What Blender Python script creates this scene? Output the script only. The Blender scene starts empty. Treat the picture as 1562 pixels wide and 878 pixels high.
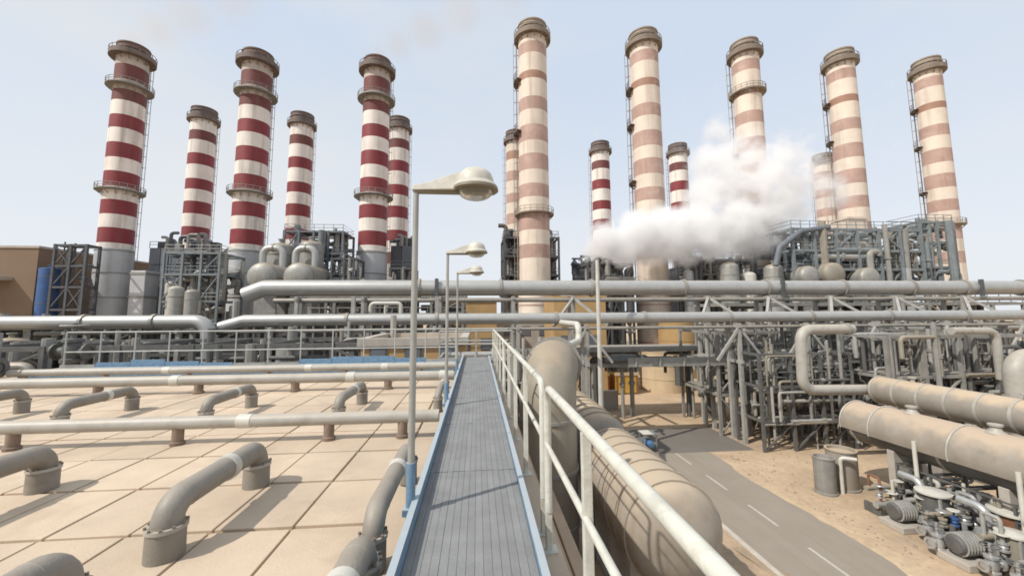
import bpy, math, random
from mathutils import Vector, Matrix
random.seed(7)
R = math.radians
sc = bpy.context.scene
COL = sc.collection

# ------------------------------------------------------------------ camera
cd = bpy.data.cameras.new('camera'); cam = bpy.data.objects.new('camera', cd); COL.objects.link(cam)
sc.camera = cam
F_PX, YAW, PITCH, ROLL = 600.0, R(5.05), math.atan(.1), R(.35)
cd.sensor_width = 36; cd.lens = 36 * F_PX / 1562; cd.shift_y = -23 / 1562
cd.clip_start = .05; cd.clip_end = 6000
_d = Vector((math.sin(YAW) * math.cos(PITCH), math.cos(YAW) * math.cos(PITCH), math.sin(PITCH)))
_r = Vector((math.cos(YAW), -math.sin(YAW), 0)); _u = _r.cross(_d)
_R = _r * math.cos(ROLL) - _u * math.sin(ROLL); _U = _u * math.cos(ROLL) + _r * math.sin(ROLL)
cam.matrix_world = Matrix(((_R.x, _U.x, -_d.x, 0), (_R.y, _U.y, -_d.y, 0), (_R.z, _U.z, -_d.z, 10), (0, 0, 0, 1)))

# ------------------------------------------------------------------ sky and sun
SUN_EL = R(47); SUN_AZ = math.atan2(-.88, -.47)          # sun stands behind the camera on the left
w = bpy.data.worlds.new('World'); sc.world = w; w.use_nodes = True
nt = w.node_tree; nt.nodes.clear()
sky = nt.nodes.new('ShaderNodeTexSky'); sky.sky_type = 'NISHITA'; sky.sun_disc = False
sky.sun_elevation = SUN_EL; sky.sun_rotation = SUN_AZ
sky.altitude = 0; sky.air_density = 1.0; sky.dust_density = 2.6; sky.ozone_density = 1.6
tc = nt.nodes.new('ShaderNodeTexCoord')
mp = nt.nodes.new('ShaderNodeMapping'); mp.inputs['Scale'].default_value = (1.1, 1.1, 2.6); mp.inputs['Location'].default_value = (.35, .1, 0)
no = nt.nodes.new('ShaderNodeTexNoise'); no.inputs['Scale'].default_value = 1.6; no.inputs['Detail'].default_value = 4
no.inputs['Roughness'].default_value = .48
cr = nt.nodes.new('ShaderNodeMapRange'); cr.inputs['From Min'].default_value = .42; cr.inputs['From Max'].default_value = .68
cr.inputs['To Min'].default_value = .0; cr.inputs['To Max'].default_value = 1.
vl = nt.nodes.new('ShaderNodeMix'); vl.data_type = 'RGBA'      # thin high veil: pale blue to off-white
vl.inputs[6].default_value = (6.9, 7.85, 9.2, 1); vl.inputs[7].default_value = (8.1, 8.4, 8.7, 1)
sz = nt.nodes.new('ShaderNodeSeparateXYZ')
hz = nt.nodes.new('ShaderNodeMapRange'); hz.inputs['From Min'].default_value = 0; hz.inputs['From Max'].default_value = .5   # desert haze thickens to the horizon
hz.inputs['To Min'].default_value = .85; hz.inputs['To Max'].default_value = 0
hm = nt.nodes.new('ShaderNodeMix'); hm.data_type = 'RGBA'; hm.inputs[7].default_value = (9.2, 9.45, 9.8, 1)
mx = nt.nodes.new('ShaderNodeMix'); mx.data_type = 'RGBA'; mx.inputs[0].default_value = .9
bg = nt.nodes.new('ShaderNodeBackground'); bg.inputs['Strength'].default_value = .1
wo = nt.nodes.new('ShaderNodeOutputWorld')
L = nt.links.new
L(tc.outputs['Generated'], mp.inputs[0]); L(mp.outputs[0], no.inputs['Vector']); L(no.outputs[0], cr.inputs[0]); L(cr.outputs[0], vl.inputs[0])
L(tc.outputs['Generated'], sz.inputs[0]); L(sz.outputs['Z'], hz.inputs[0]); L(hz.outputs[0], hm.inputs[0]); L(vl.outputs[2], hm.inputs[6])
L(sky.outputs[0], mx.inputs[6]); L(hm.outputs[2], mx.inputs[7]); L(mx.outputs[2], bg.inputs[0]); L(bg.outputs[0], wo.inputs[0])
sl = bpy.data.lights.new('sun', 'SUN'); sl.energy = 4.0; sl.angle = R(.6); sl.color = (1, .95, .87)
so = bpy.data.objects.new('sun', sl); COL.objects.link(so)
_s = Vector((math.sin(SUN_AZ) * math.cos(SUN_EL), math.cos(SUN_AZ) * math.cos(SUN_EL), math.sin(SUN_EL)))
so.rotation_euler = _s.to_track_quat('Z', 'Y').to_euler(); so.location = (-30, -20, 60)
vs = sc.view_settings
sc.display_settings.display_device = 'sRGB'
vs.view_transform = 'Standard'; vs.look = 'None'; vs.exposure = 0; vs.gamma = 1; vs.use_curve_mapping = False
cy = sc.cycles
cy.use_denoising = True; cy.max_bounces = 12; cy.diffuse_bounces = 4; cy.glossy_bounces = 4; cy.transmission_bounces = 4; cy.volume_bounces = 9; cy.volume_step_rate = .7
cy.caustics_reflective = False; cy.caustics_refractive = False; cy.filter_width = 1.7

# ------------------------------------------------------------------ materials
def mat(name, col, rough=.7, metal=0., var=.18, scale=6., dust=0., dustcol=(.44, .32, .2), bump=0., bscale=30., streak=0., rnd=0., stain=0., staincol=(.16, .11, .07), sscale=1.3, track=0.):
    """procedural paint / metal: colour mottling, optional sand lying on upward faces, rust-like vertical streaks, fine relief"""
    m = bpy.data.materials.new(name); m.use_nodes = True
    t = m.node_tree; b = t.nodes['Principled BSDF']; l = t.links.new; N = t.nodes.new
    b.inputs['Roughness'].default_value = rough; b.inputs['Metallic'].default_value = metal
    g = N('ShaderNodeNewGeometry')
    n1 = N('ShaderNodeTexNoise'); n1.inputs['Scale'].default_value = scale * .35; n1.inputs['Detail'].default_value = 6; n1.inputs['Roughness'].default_value = .62
    l(g.outputs['Position'], n1.inputs['Vector'])
    mr = N('ShaderNodeMapRange'); mr.inputs[1].default_value = .25; mr.inputs[2].default_value = .75
    mr.inputs[3].default_value = 1 - var; mr.inputs[4].default_value = 1 + var
    l(n1.outputs[0], mr.inputs[0])
    sc_ = mr.outputs[0]
    if rnd:
        oi = N('ShaderNodeObjectInfo'); r2 = N('ShaderNodeMapRange'); r2.inputs[3].default_value = 1 - rnd; r2.inputs[4].default_value = 1 + rnd
        l(oi.outputs['Random'], r2.inputs[0]); mm = N('ShaderNodeMath'); mm.operation = 'MULTIPLY'; l(sc_, mm.inputs[0]); l(r2.outputs[0], mm.inputs[1]); sc_ = mm.outputs[0]
    vm = N('ShaderNodeVectorMath'); vm.operation = 'SCALE'; vm.inputs[0].default_value = col; l(sc_, vm.inputs['Scale'])
    out = vm.outputs[0]
    if streak:
        mpn = N('ShaderNodeMapping'); mpn.inputs['Scale'].default_value = (1, 1, .06); l(g.outputs['Position'], mpn.inputs[0])
        n2 = N('ShaderNodeTexNoise'); n2.inputs['Scale'].default_value = scale * .8; n2.inputs['Detail'].default_value = 4; l(mpn.outputs[0], n2.inputs['Vector'])
        m2 = N('ShaderNodeMapRange'); m2.inputs[1].default_value = .5; m2.inputs[2].default_value = .78; m2.inputs[4].default_value = streak; l(n2.outputs[0], m2.inputs[0])
        x2 = N('ShaderNodeMix'); x2.data_type = 'RGBA'; x2.inputs[7].default_value = (.17, .11, .07, 1); l(m2.outputs[0], x2.inputs[0]); l(out, x2.inputs[6]); out = x2.outputs[2]
    if stain:                                            # blotches of dirt and old runs
        n5 = N('ShaderNodeTexNoise'); n5.inputs['Scale'].default_value = sscale; n5.inputs['Detail'].default_value = 8; n5.inputs['Roughness'].default_value = .68; n5.inputs['Distortion'].default_value = .4; l(g.outputs['Position'], n5.inputs['Vector'])
        m5 = N('ShaderNodeMapRange'); m5.inputs[1].default_value = .52; m5.inputs[2].default_value = .72; m5.inputs[4].default_value = stain; l(n5.outputs[0], m5.inputs[0])
        x5 = N('ShaderNodeMix'); x5.data_type = 'RGBA'; x5.inputs[7].default_value = (*staincol, 1); l(m5.outputs[0], x5.inputs[0]); l(out, x5.inputs[6]); out = x5.outputs[2]
    if track:                                            # wheel tracks along the road
        mp6 = N('ShaderNodeMapping'); mp6.inputs['Scale'].default_value = (1.3, .035, 1); l(g.outputs['Position'], mp6.inputs[0])
        n6 = N('ShaderNodeTexNoise'); n6.inputs['Scale'].default_value = 1.6; n6.inputs['Detail'].default_value = 6; l(mp6.outputs[0], n6.inputs['Vector'])
        m6 = N('ShaderNodeMapRange'); m6.inputs[1].default_value = .45; m6.inputs[2].default_value = .7; m6.inputs[4].default_value = track; l(n6.outputs[0], m6.inputs[0])
        x6 = N('ShaderNodeMix'); x6.data_type = 'RGBA'; x6.inputs[7].default_value = (.09, .085, .08, 1); l(m6.outputs[0], x6.inputs[0]); l(out, x6.inputs[6]); out = x6.outputs[2]
    if dust:
        sp = N('ShaderNodeSeparateXYZ'); l(g.outputs['Normal'], sp.inputs[0])
        n3 = N('ShaderNodeTexNoise'); n3.inputs['Scale'].default_value = 1.7; n3.inputs['Detail'].default_value = 7; l(g.outputs['Position'], n3.inputs['Vector'])
        ad = N('ShaderNodeMath'); ad.operation = 'MULTIPLY_ADD'; ad.inputs[1].default_value = .9; l(n3.outputs[0], ad.inputs[0]); l(sp.outputs['Z'], ad.inputs[2])
        m3 = N('ShaderNodeMapRange'); m3.inputs[1].default_value = .85; m3.inputs[2].default_value = 1.3; m3.inputs[4].default_value = dust; l(ad.outputs[0], m3.inputs[0])
        x3 = N('ShaderNodeMix'); x3.data_type = 'RGBA'; x3.inputs[7].default_value = (*dustcol, 1); l(m3.outputs[0], x3.inputs[0]); l(out, x3.inputs[6]); out = x3.outputs[2]
    l(out, b.inputs['Base Color'])
    if bump:
        n4 = N('ShaderNodeTexNoise'); n4.inputs['Scale'].default_value = bscale; n4.inputs['Detail'].default_value = 5; l(g.outputs['Position'], n4.inputs['Vector'])
        bp = N('ShaderNodeBump'); bp.inputs['Strength'].default_value = bump; bp.inputs['Distance'].default_value = .02; l(n4.outputs[0], bp.inputs['Height']); l(bp.outputs[0], b.inputs['Normal'])
    return m

M = {}
M['panel'] = mat('roof_panel_paint', (.535, .425, .312), .85, var=.15, scale=3, rnd=.07, bump=.2, bscale=40, stain=.55, staincol=(.36, .275, .19), sscale=.9)
M['seam'] = mat('roof_seam', (.36, .26, .17), .9, var=.25)
M['blockwall'] = mat('block_wall', (.40, .30, .21), .85, streak=.4, scale=2)
M['pipe'] = mat('pipe_grey_paint', (.24, .218, .185), .55, var=.16, scale=9, dust=.5, dustcol=(.36, .31, .25), bump=.2, bscale=45, stain=.55, staincol=(.13, .10, .075), sscale=3.)
M['pipe2'] = mat('pipe_pale_paint', (.38, .36, .32), .5, var=.14, scale=6, dust=.5, dustcol=(.46, .39, .30), bump=.12, stain=.45, staincol=(.2, .16, .12), sscale=2.)
M['sleeve'] = mat('sleeve_pale', (.54, .52, .46), .5, var=.15)
M['brown'] = mat('stub_brown', (.225, .165, .125), .8, var=.3, scale=12)
M['clad'] = mat('aluminium_cladding', (.42, .42, .405), .42, metal=.4, var=.1, scale=5, dust=.25, dustcol=(.55, .49, .40))
M['cladg'] = mat('dull_cladding', (.30, .295, .27), .5, metal=.2, var=.2, scale=4, dust=.5, streak=.3)
M['steel'] = mat('steel_grey_paint', (.25, .245, .228), .6, var=.25, scale=5, streak=.35, dust=.5, dustcol=(.36, .31, .25))
M['steelpale'] = mat('steel_pale_paint', (.34, .335, .31), .6, var=.22, scale=5, streak=.35)
M['dark'] = mat('steel_dark', (.085, .088, .095), .6, var=.3, scale=5)
M['blueg'] = mat('steel_blue_grey', (.185, .21, .22), .6, var=.25, scale=4)
M['slate'] = mat('slate_cladding', (.135, .15, .172), .6, var=.25, scale=2, streak=.3)
M['blue'] = mat('blue_paint', (.15, .245, .345), .5, var=.3, scale=30, dust=.8, dustcol=(.42, .45, .46))
M['blued'] = mat('blue_deep', (.045, .11, .28), .5, var=.2, scale=3)
M['deck'] = mat('plank_grey', (.215, .215, .213), .8, var=.16, scale=10, rnd=.05, stain=.35, staincol=(.13, .12, .11), sscale=2.2, bump=.3, bscale=50)
M['rail'] = mat('rail_cream', (.56, .55, .48), .5, var=.15, scale=20, bump=.15, bscale=60, stain=.5, staincol=(.30, .24, .17), sscale=5.)
M['railg'] = mat('rail_pale_grey', (.42, .42, .39), .55, var=.2, scale=12)
M['galv'] = mat('galvanised', (.36, .36, .335), .5, metal=.3, var=.15, scale=14)
M['hood'] = mat('lamp_hood', (.50, .48, .415), .5, var=.25, scale=18)
M['hoodr'] = mat('lamp_rim', (.22, .19, .13), .6, var=.2)
M['bowl'] = mat('lamp_bowl', (.42, .39, .31), .25, var=.08)
M['bowl'].node_tree.nodes['Principled BSDF'].inputs['Transmission Weight'].default_value = .55
M['bowl'].node_tree.nodes['Principled BSDF'].inputs['IOR'].default_value = 1.2
M['red'] = mat('stack_red', (.215, .026, .032), .6, var=.16, scale=1.6, streak=.4, stain=.35, staincol=(.10, .03, .03), sscale=.5)
M['white'] = mat('stack_white', (.76, .70, .64), .65, var=.12, scale=1.2, streak=.65, rnd=.06)
M['whited'] = mat('stack_sooty_white', (.46, .40, .35), .7, var=.15, scale=1.5, streak=.5)
M['redd'] = mat('stack_sooty_red', (.15, .045, .04), .7, var=.2, scale=1.5, streak=.5)
M['cream'] = mat('stack_cream', (.68, .585, .49), .65, var=.1, scale=1.2, streak=.45, rnd=.06)
M['fade'] = mat('stack_faded_red', (.43, .285, .235), .65, var=.15, scale=1.4, streak=.4, stain=.5, staincol=(.58, .46, .38), sscale=.45)
M['faded'] = mat('stack_faded_dark', (.33, .19, .13), .65, var=.15, scale=1.4, streak=.4)
M['sbase'] = mat('stack_base', (.48, .49, .50), .55, metal=.1, var=.1, scale=1.5, streak=.2)
M['rim'] = mat('stack_rim', (.155, .12, .105), .7, var=.3, scale=3)
M['capr'] = mat('stack_gallery_tan', (.215, .175, .14), .75, var=.3, scale=2, streak=.4)
M['cap'] = mat('stack_cap_brown', (.20, .10, .08), .75, var=.3, scale=2, streak=.4)
M['rimlight'] = mat('stack_rim_stone', (.30, .25, .20), .7, var=.25, scale=3)
M['asph'] = mat('asphalt', (.20, .185, .17), .9, var=.22, scale=1.4, bump=.2, bscale=40, dust=.6, dustcol=(.34, .28, .21), track=.6, stain=.5, staincol=(.10, .095, .09), sscale=.7)
M['asph_shade'] = mat('asphalt_shade', (.085, .084, .085), .9, var=.25, scale=1.4, dust=.35, dustcol=(.30, .25, .19))  # darker asphalt tone, paints in the shade at the crossing
M['line'] = mat('road_paint', (.45, .42, .37), .8, var=.35, scale=30)
M['conc'] = mat('concrete', (.43, .39, .34), .85, var=.16, scale=3, streak=.2)
M['stone'] = mat('loose_stone', (.30, .245, .185), .9, var=.3, scale=20)
M['kerb'] = mat('kerb_concrete', (.48, .42, .35), .85, var=.16, scale=6)
M['tan'] = mat('tan_wall', (.215, .15, .10), .85, var=.1, scale=1, streak=.2)
M['ochre'] = mat('ochre_wall', (.45, .29, .13), .85, var=.14, scale=1.5, streak=.2)
M['tanklt'] = mat('tank_tan', (.56, .44, .29), .7, var=.12, scale=1.5, streak=.25)
M['vess'] = mat('vessel_shade_grey', (.115, .11, .105), .55, var=.2, scale=3, dust=.95, dustcol=(.48, .37, .27), streak=.25)  # shell grey darkened to paint the shade below the cover; sand on top
M['vessl'] = mat('vessel_pale', (.30, .27, .23), .6, var=.15, scale=3, dust=.85, dustcol=(.53, .41, .28), streak=.25)
M['cover'] = mat('cover_sheet', (.30, .265, .22), .65, var=.18, scale=3, dust=.95, dustcol=(.47, .365, .265), streak=.3, stain=.4, staincol=(.3, .2, .12))
M['dusty'] = mat('dusty_shell', (.34, .29, .23), .8, var=.15, scale=3, dust=.95, dustcol=(.46, .37, .27), streak=.4, stain=.7, staincol=(.40, .37, .33), sscale=.6)
M['olive'] = mat('vessel_olive', (.27, .245, .195), .6, var=.16, scale=2.5, dust=.4, streak=.3)
M['orange'] = mat('orange_paint', (.42, .12, .045), .6, var=.25, scale=3)
M['yellow'] = mat('yellow_paint', (.55, .34, .07), .6, var=.2, scale=3)
M['rust'] = mat('rust', (.22, .10, .05), .8, var=.35, scale=8)
M['pump'] = mat('pump_blue', (.08, .17, .32), .5, var=.2)
M['chrome'] = mat('valve_silver', (.48, .48, .47), .35, metal=.5, var=.15, scale=8)
M['castg'] = mat('cast_iron', (.125, .124, .118), .6, metal=.15, var=.3, scale=9)

# sand: broad colour drift, fine grain, tyre-compacted paler patches
def sand_mat():
    m = bpy.data.materials.new('sand'); m.use_nodes = True
    t = m.node_tree; b = t.nodes['Principled BSDF']; l = t.links.new; N = t.nodes.new
    b.inputs['Roughness'].default_value = .95
    g = N('ShaderNodeNewGeometry')
    a = N('ShaderNodeTexNoise'); a.inputs['Scale'].default_value = .22; a.inputs['Detail'].default_value = 8; a.inputs['Roughness'].default_value = .6; l(g.outputs['Position'], a.inputs['Vector'])
    c = N('ShaderNodeValToRGB'); e = c.color_ramp.elements
    e[0].position = .32; e[0].color = (.34, .255, .175, 1); e[1].position = .68; e[1].color = (.54, .41, .27, 1)
    k = c.color_ramp.elements.new(.5); k.color = (.47, .345, .225, 1)
    l(a.outputs[0], c.inputs[0])
    f = N('ShaderNodeTexNoise'); f.inputs['Scale'].default_value = 3.; f.inputs['Detail'].default_value = 8; f.inputs['Roughness'].default_value = .7; l(g.outputs['Position'], f.inputs['Vector'])
    mr = N('ShaderNodeMapRange'); mr.inputs[1].default_value = .3; mr.inputs[2].default_value = .7; mr.inputs[3].default_value = .82; mr.inputs[4].default_value = 1.15; l(f.outputs[0], mr.inputs[0])
    v = N('ShaderNodeVectorMath'); v.operation = 'SCALE'; l(c.outputs[0], v.inputs[0]); l(mr.outputs[0], v.inputs['Scale']); l(v.outputs[0], b.inputs['Base Color'])
    bp = N('ShaderNodeBump'); bp.inputs['Strength'].default_value = .5; bp.inputs['Distance'].default_value = .08; l(f.outputs[0], bp.inputs['Height']); l(bp.outputs[0], b.inputs['Normal'])
    return m
M['sand'] = sand_mat()

# ------------------------------------------------------------------ mesh builder
WL = {}
def fillet(pts, rad, n=5):
    pts = [Vector(p) for p in pts]
    if rad <= 0 or len(pts) < 3: return pts
    out = [pts[0]]
    for a, b, c in zip(pts, pts[1:], pts[2:]):
        u = (a - b); v = (c - b); lu, lv = u.length, v.length; u.normalize(); v.normalize()
        ang = u.angle(v)
        if ang > math.pi - .05: out.append(b); continue
        t = min(rad / math.tan(ang / 2), lu * .48, lv * .48); rr = t * math.tan(ang / 2)
        cen = b + (u + v).normalized() * (rr / math.sin(ang / 2))
        s, e = b + u * t - cen, b + v * t - cen
        for i in range(n + 1):
            out.append(cen + s.normalized().slerp(e.normalized(), i / n) * rr)
    out.append(pts[-1]); return out

class MB:
    def __init__(s): s.v = []; s.f = []; s.m = []; s.mi = 0
    def _q(s, fs):
        s.f += fs; s.m += [s.mi] * len(fs)
    def box(s, c, d, rz=0.):
        o = len(s.v); ca, sa = math.cos(rz), math.sin(rz)
        for z in (-1, 1):
            for x, y in ((-1, -1), (1, -1), (1, 1), (-1, 1)):
                X, Y = x * d[0] / 2, y * d[1] / 2
                s.v.append((c[0] + X * ca - Y * sa, c[1] + X * sa + Y * ca, c[2] + z * d[2] / 2))
        s._q([(o+3, o+2, o+1, o), (o+4, o+5, o+6, o+7), (o, o+1, o+5, o+4), (o+1, o+2, o+6, o+5), (o+2, o+3, o+7, o+6), (o+3, o, o+4, o+7)])
        return s
    def b2(s, x0, x1, y0, y1, z0, z1): return s.box(((x0+x1)/2, (y0+y1)/2, (z0+z1)/2), (x1-x0, y1-y0, z1-z0))
    def bar(s, p, q, w, h=None, up=(0, 0, 1)):
        h = h or w; p, q = Vector(p), Vector(q); d = (q - p).normalized(); up = Vector(up)
        if abs(d.dot(up)) > .99: up = Vector((0, 1, 0))
        x = d.cross(up).normalized(); y = x.cross(d)
        o = len(s.v)
        for e in (p, q):
            for a, b in ((-1, -1), (1, -1), (1, 1), (-1, 1)): s.v.append(tuple(e + x * (a * w / 2) + y * (b * h / 2)))
        s._q([(o+3, o+2, o+1, o), (o+4, o+5, o+6, o+7), (o, o+1, o+5, o+4), (o+1, o+2, o+6, o+5), (o+2, o+3, o+7, o+6), (o+3, o, o+4, o+7)])
        return s
    def tube(s, pts, r, n=12, bend=0., bn=5, caps=True):
        P = fillet(pts, bend, bn); k = len(P)
        rs = r if isinstance(r, (list, tuple)) else [r] * k
        T = [(P[min(i+1, k-1)] - P[max(i-1, 0)]).normalized() for i in range(k)]
        up = Vector((0, 0, 1)) if abs(T[0].z) < .9 else Vector((0, 1, 0))
        x = T[0].cross(up).normalized(); o = len(s.v)
        for i in range(k):
            if i: x = (x - T[i] * x.dot(T[i])).normalized()
            y = T[i].cross(x)
            for j in range(n):
                a = 2 * math.pi * j / n; s.v.append(tuple(P[i] + (x * math.cos(a) + y * math.sin(a)) * rs[i]))
        q = []
        for i in range(k - 1):
            for j in range(n):
                a, b = o + i*n + j, o + i*n + (j+1) % n; q.append((a, b, b + n, a + n))
        if caps: q.append(tuple(o + j for j in reversed(range(n)))); q.append(tuple(o + (k-1)*n + j for j in range(n)))
        s._q(q); return s
    def lathe(s, prof, c=(0, 0, 0), n=24, axis='Z', mats=None):
        o = len(s.v)
        for r, z in prof:
            for j in range(n):
                a = 2 * math.pi * j / n; X, Y = r * math.cos(a), r * math.sin(a)
                p = {'Z': (X, Y, z), 'Y': (X, z, -Y), 'X': (z, X, Y)}[axis]
                s.v.append((c[0] + p[0], c[1] + p[1], c[2] + p[2]))
        for i in range(len(prof) - 1):
            q = []
            for j in range(n):
                a, b = o + i*n + j, o + i*n + (j+1) % n; q.append((a, b, b + n, a + n))
            s.f += q; s.m += [mats[i] if mats else s.mi] * len(q)
        return s
    def cyl(s, p, q, r, n=12): return s.tube([p, q], r, n)
    def build(s, name, m, parent=None, smooth=True, bev=0.):
        ms = m if isinstance(m, (list, tuple)) else [m]
        off = WL.get(parent.name, Vector((0, 0, 0))) if parent else Vector((0, 0, 0))
        me = bpy.data.meshes.new(name)
        me.from_pydata([tuple(Vector(v) - off) for v in s.v], [], s.f)
        for k in ms: me.materials.append(M[k])
        me.polygons.foreach_set('material_index', s.m)
        if smooth:
            me.polygons.foreach_set('use_smooth', [True] * len(me.polygons)); me.set_sharp_from_angle(angle=R(38))
        me.update()
        ob = bpy.data.objects.new(name, me); COL.objects.link(ob)
        if parent: ob.parent = parent
        WL[ob.name] = off
        if bev:
            b = ob.modifiers.new('edge', 'BEVEL'); b.width = bev; b.segments = 2; b.limit_method = 'ANGLE'
        return ob

def tag(o, label, cat, group=None, kind=None):
    o['label'] = label
    if cat: o['category'] = cat
    if group: o['group'] = group
    if kind: o['kind'] = kind
    return o
def thing(name, label, cat, loc=(0, 0, 0), group=None):
    o = bpy.data.objects.new(name, None); COL.objects.link(o); o.location = loc; o.empty_display_size = .2
    WL[o.name] = Vector(loc); return tag(o, label, cat, group)
def struct(o, label):
    o['kind'] = 'structure'; o['label'] = label; return o
def twin(src, name, parent, delta):
    """another piece like src (same mesh) moved by delta, under parent"""
    c = src.copy(); c.name = name; COL.objects.link(c); c.parent = parent; c.location = Vector(src.location) + Vector(delta)
    WL[c.name] = WL.get(src.name, Vector((0, 0, 0))); return c

# ================================================================== SETTING
m = MB(); NX = 60
ext = [-3000, -900, -400] + [-200 + 400 * i / NX for i in range(NX + 1)] + [400, 900, 3000]
n = len(ext)
for y in ext:
    for x in ext:
        z = 0.
        m.v.append((x, y + 60, z))
m._q([(j*n+i, j*n+i+1, (j+1)*n+i+1, (j+1)*n+i) for j in range(n-1) for i in range(n-1)])
struct(m.build('ground', 'sand', smooth=False), 'pale brown sandy ground of the plant')
m = MB(); m.b2(11.5, 16.5, -60, 27.9, -.02, .006)
road = struct(m.build('road', 'asph', smooth=False), 'grey asphalt service road running beside the walkway block')
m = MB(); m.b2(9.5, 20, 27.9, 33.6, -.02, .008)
struct(m.build('shaded_cross_road', 'asph_shade', smooth=False), 'asphalt painted dark as shade at the road crossing under the pipe rack')  # dark colour stands in for a shadow lying on the road
for i in range(9):
    y0 = 6.3 + 4.05 * i * .93
    if y0 > 26: break
    m = MB(); m.b2(13.96, 14.08, y0 + .7, y0 + 2.75, -.01, .010); m.build('lane_dash', 'line', road, smooth=False)
def drift(pts, h, label):
    m = MB(); n = len(pts); cx = sum(p[0] for p in pts) / n; cy_ = sum(p[1] for p in pts) / n
    for k, f in enumerate((1., .93, .8, .5)):
        for p in pts: m.v.append((cx + (p[0] - cx) * f, cy_ + (p[1] - cy_) * f, -.01 + h * (0, .35, .8, 1.)[k]))
    for k in range(3):
        for j in range(n): m._q([(k*n+j, k*n+(j+1) % n, (k+1)*n+(j+1) % n, (k+1)*n+j)])
    m._q([tuple(3*n+j for j in range(n))]); struct(m.build('ground_drift', 'sand'), label)
rg0 = random.Random(3)
def lens(x0, x1, y0, y1, h, label):
    L_, R_ = [], []
    k = 14
    for j in range(k + 1):
        y = y0 + (y1 - y0) * j / k; w_ = math.sin(math.pi * (j + .6) / (k + 1.2)) ** .4
        L_.append((x0 + rg0.uniform(-.15, .15), y)); R_.append((x0 + (x1 - x0) * w_ * rg0.uniform(.8, 1.05), y))
    drift(R_ + L_[::-1] if x1 > x0 else L_ + R_[::-1], h, label)
lens(17.3, 15.9, 5, 17.5, .035, 'thin sand drift over the right edge of the road')
lens(17.3, 16.05, 16.5, 27.5, .03, 'thin sand drift over the far right edge of the road')
lens(10.9, 12.2, 6, 17, .15, 'sand heaped over the kerb left of the road')
lens(10.9, 11.9, 18.5, 26.5, .15, 'sand heaped over the far part of the left kerb')
m = MB(); m.b2(11.25, 11.5, -60, 27.9, -.05, .13); struct(m.build('kerb', 'kerb', bev=.02), 'pale concrete kerb along the road')
m = MB(); m.b2(4.9, 6.1, -20, 40, -.05, .03); struct(m.build('path', 'conc', bev=.01), 'concrete service path beside the block')
for k in range(9):
    m = MB(); m.b2(6.1, 6.3, 4 + 4*k, 7.96 + 4*k, -.05, .09); o = m.build('kerb', 'kerb', bev=.02); struct(o, 'narrow concrete kerb of the service path')
m = MB(); m.b2(6.6, 11.1, 2, 13.2, -.05, .035); struct(m.build('pavement', 'conc', bev=.01), 'worn concrete slab on the sand')

# ================================================================== FOREGROUND BLOCK WITH PANELLED ROOF
blk = thing('evaporator_block', 'flat tan panelled roof of the low block left of the walkway', 'roof', (-8, 7, 0))
m = MB(); m.b2(-24, .75, -3, 16.2, 0, 7.955); m.build('wall', ['blockwall'], blk, smooth=False)
m = MB(); m.b2(-23.9, .7, -2.9, 16.1, 7.9, 7.968); m.build('roof_base', 'seam', blk, smooth=False)
proto = None
PX, PY = .72, 1.03
for i in range(20):
    for j in range(14):
        x0 = -1.005 - PX * i; y0 = 1.0 + PY * j
        if x0 - PX < -9.5 and y0 < 6.5: continue
        if proto is None:
            m = MB(); m.b2(x0 - PX + .012, x0 - .012, y0 + .024, y0 + PY - .024, 7.955, 8.0); proto = m.build('roof_panel', 'panel', blk, smooth=False, bev=.006); px0, py0 = x0, y0
            o = proto
        else:
            o = twin(proto, 'roof_panel', blk, (x0 - px0, y0 - py0, random.uniform(-.004, .006)))
        o.rotation_euler = (0, 0, 0)
# verge between panels and walkway
m = MB(); m.b2(-.985, .72, 1.0, 15.4, 7.94, 7.985); m.build('verge', 'panel', blk, smooth=False)

# ------------------------------------------------------------------ walkway
wk = thing('walkway', 'grey planked walkway with blue toe boards leading to the plant', 'walkway', (0, 8, 8))
proto = None; NB = 15; BW = .905 / NB; SL = 1.84
for s in range(9):
    for b in range(NB):
        x0 = -.495 + BW * b; y0 = -1.05 + SL * s
        if proto is None:
            m = MB(); m.b2(x0 + .001, x0 + BW - .001, y0, y0 + SL - .012, 8.255, 8.30); proto = m.build('plank', 'deck', wk, smooth=False, bev=.0012); X0, Y0 = x0, y0
        else: twin(proto, 'plank', wk, (x0 - X0, y0 - Y0, random.uniform(-.002, .003)))
for k in range(9):
    m = MB(); m.b2(-.56, .5, -1.0 + SL * k - .04, -1.0 + SL * k + .04, 7.985, 8.25); m.build('bearer', 'steel', wk, smooth=False)
for k in range(5):
    y0, y1 = -1 + 3.3 * k, -1 + 3.3 * (k + 1) - .012
    m = MB(); m.b2(-.505, -.497, y0, y1, 8.16, 8.42); m.b2(-.548, -.505, y0, y1, 8.41, 8.42); m.b2(-.548, -.505, y0, y1, 8.16, 8.17)
    m.build('toe_board', 'blue', wk, smooth=False)
    m = MB(); m.b2(.412, .420, y0, y1, 8.16, 8.35); m.b2(.420, .465, y0, y1, 8.342, 8.35); m.b2(.420, .465, y0, y1, 8.16, 8.17)
    m.build('toe_board', 'blue', wk, smooth=False)

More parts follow.
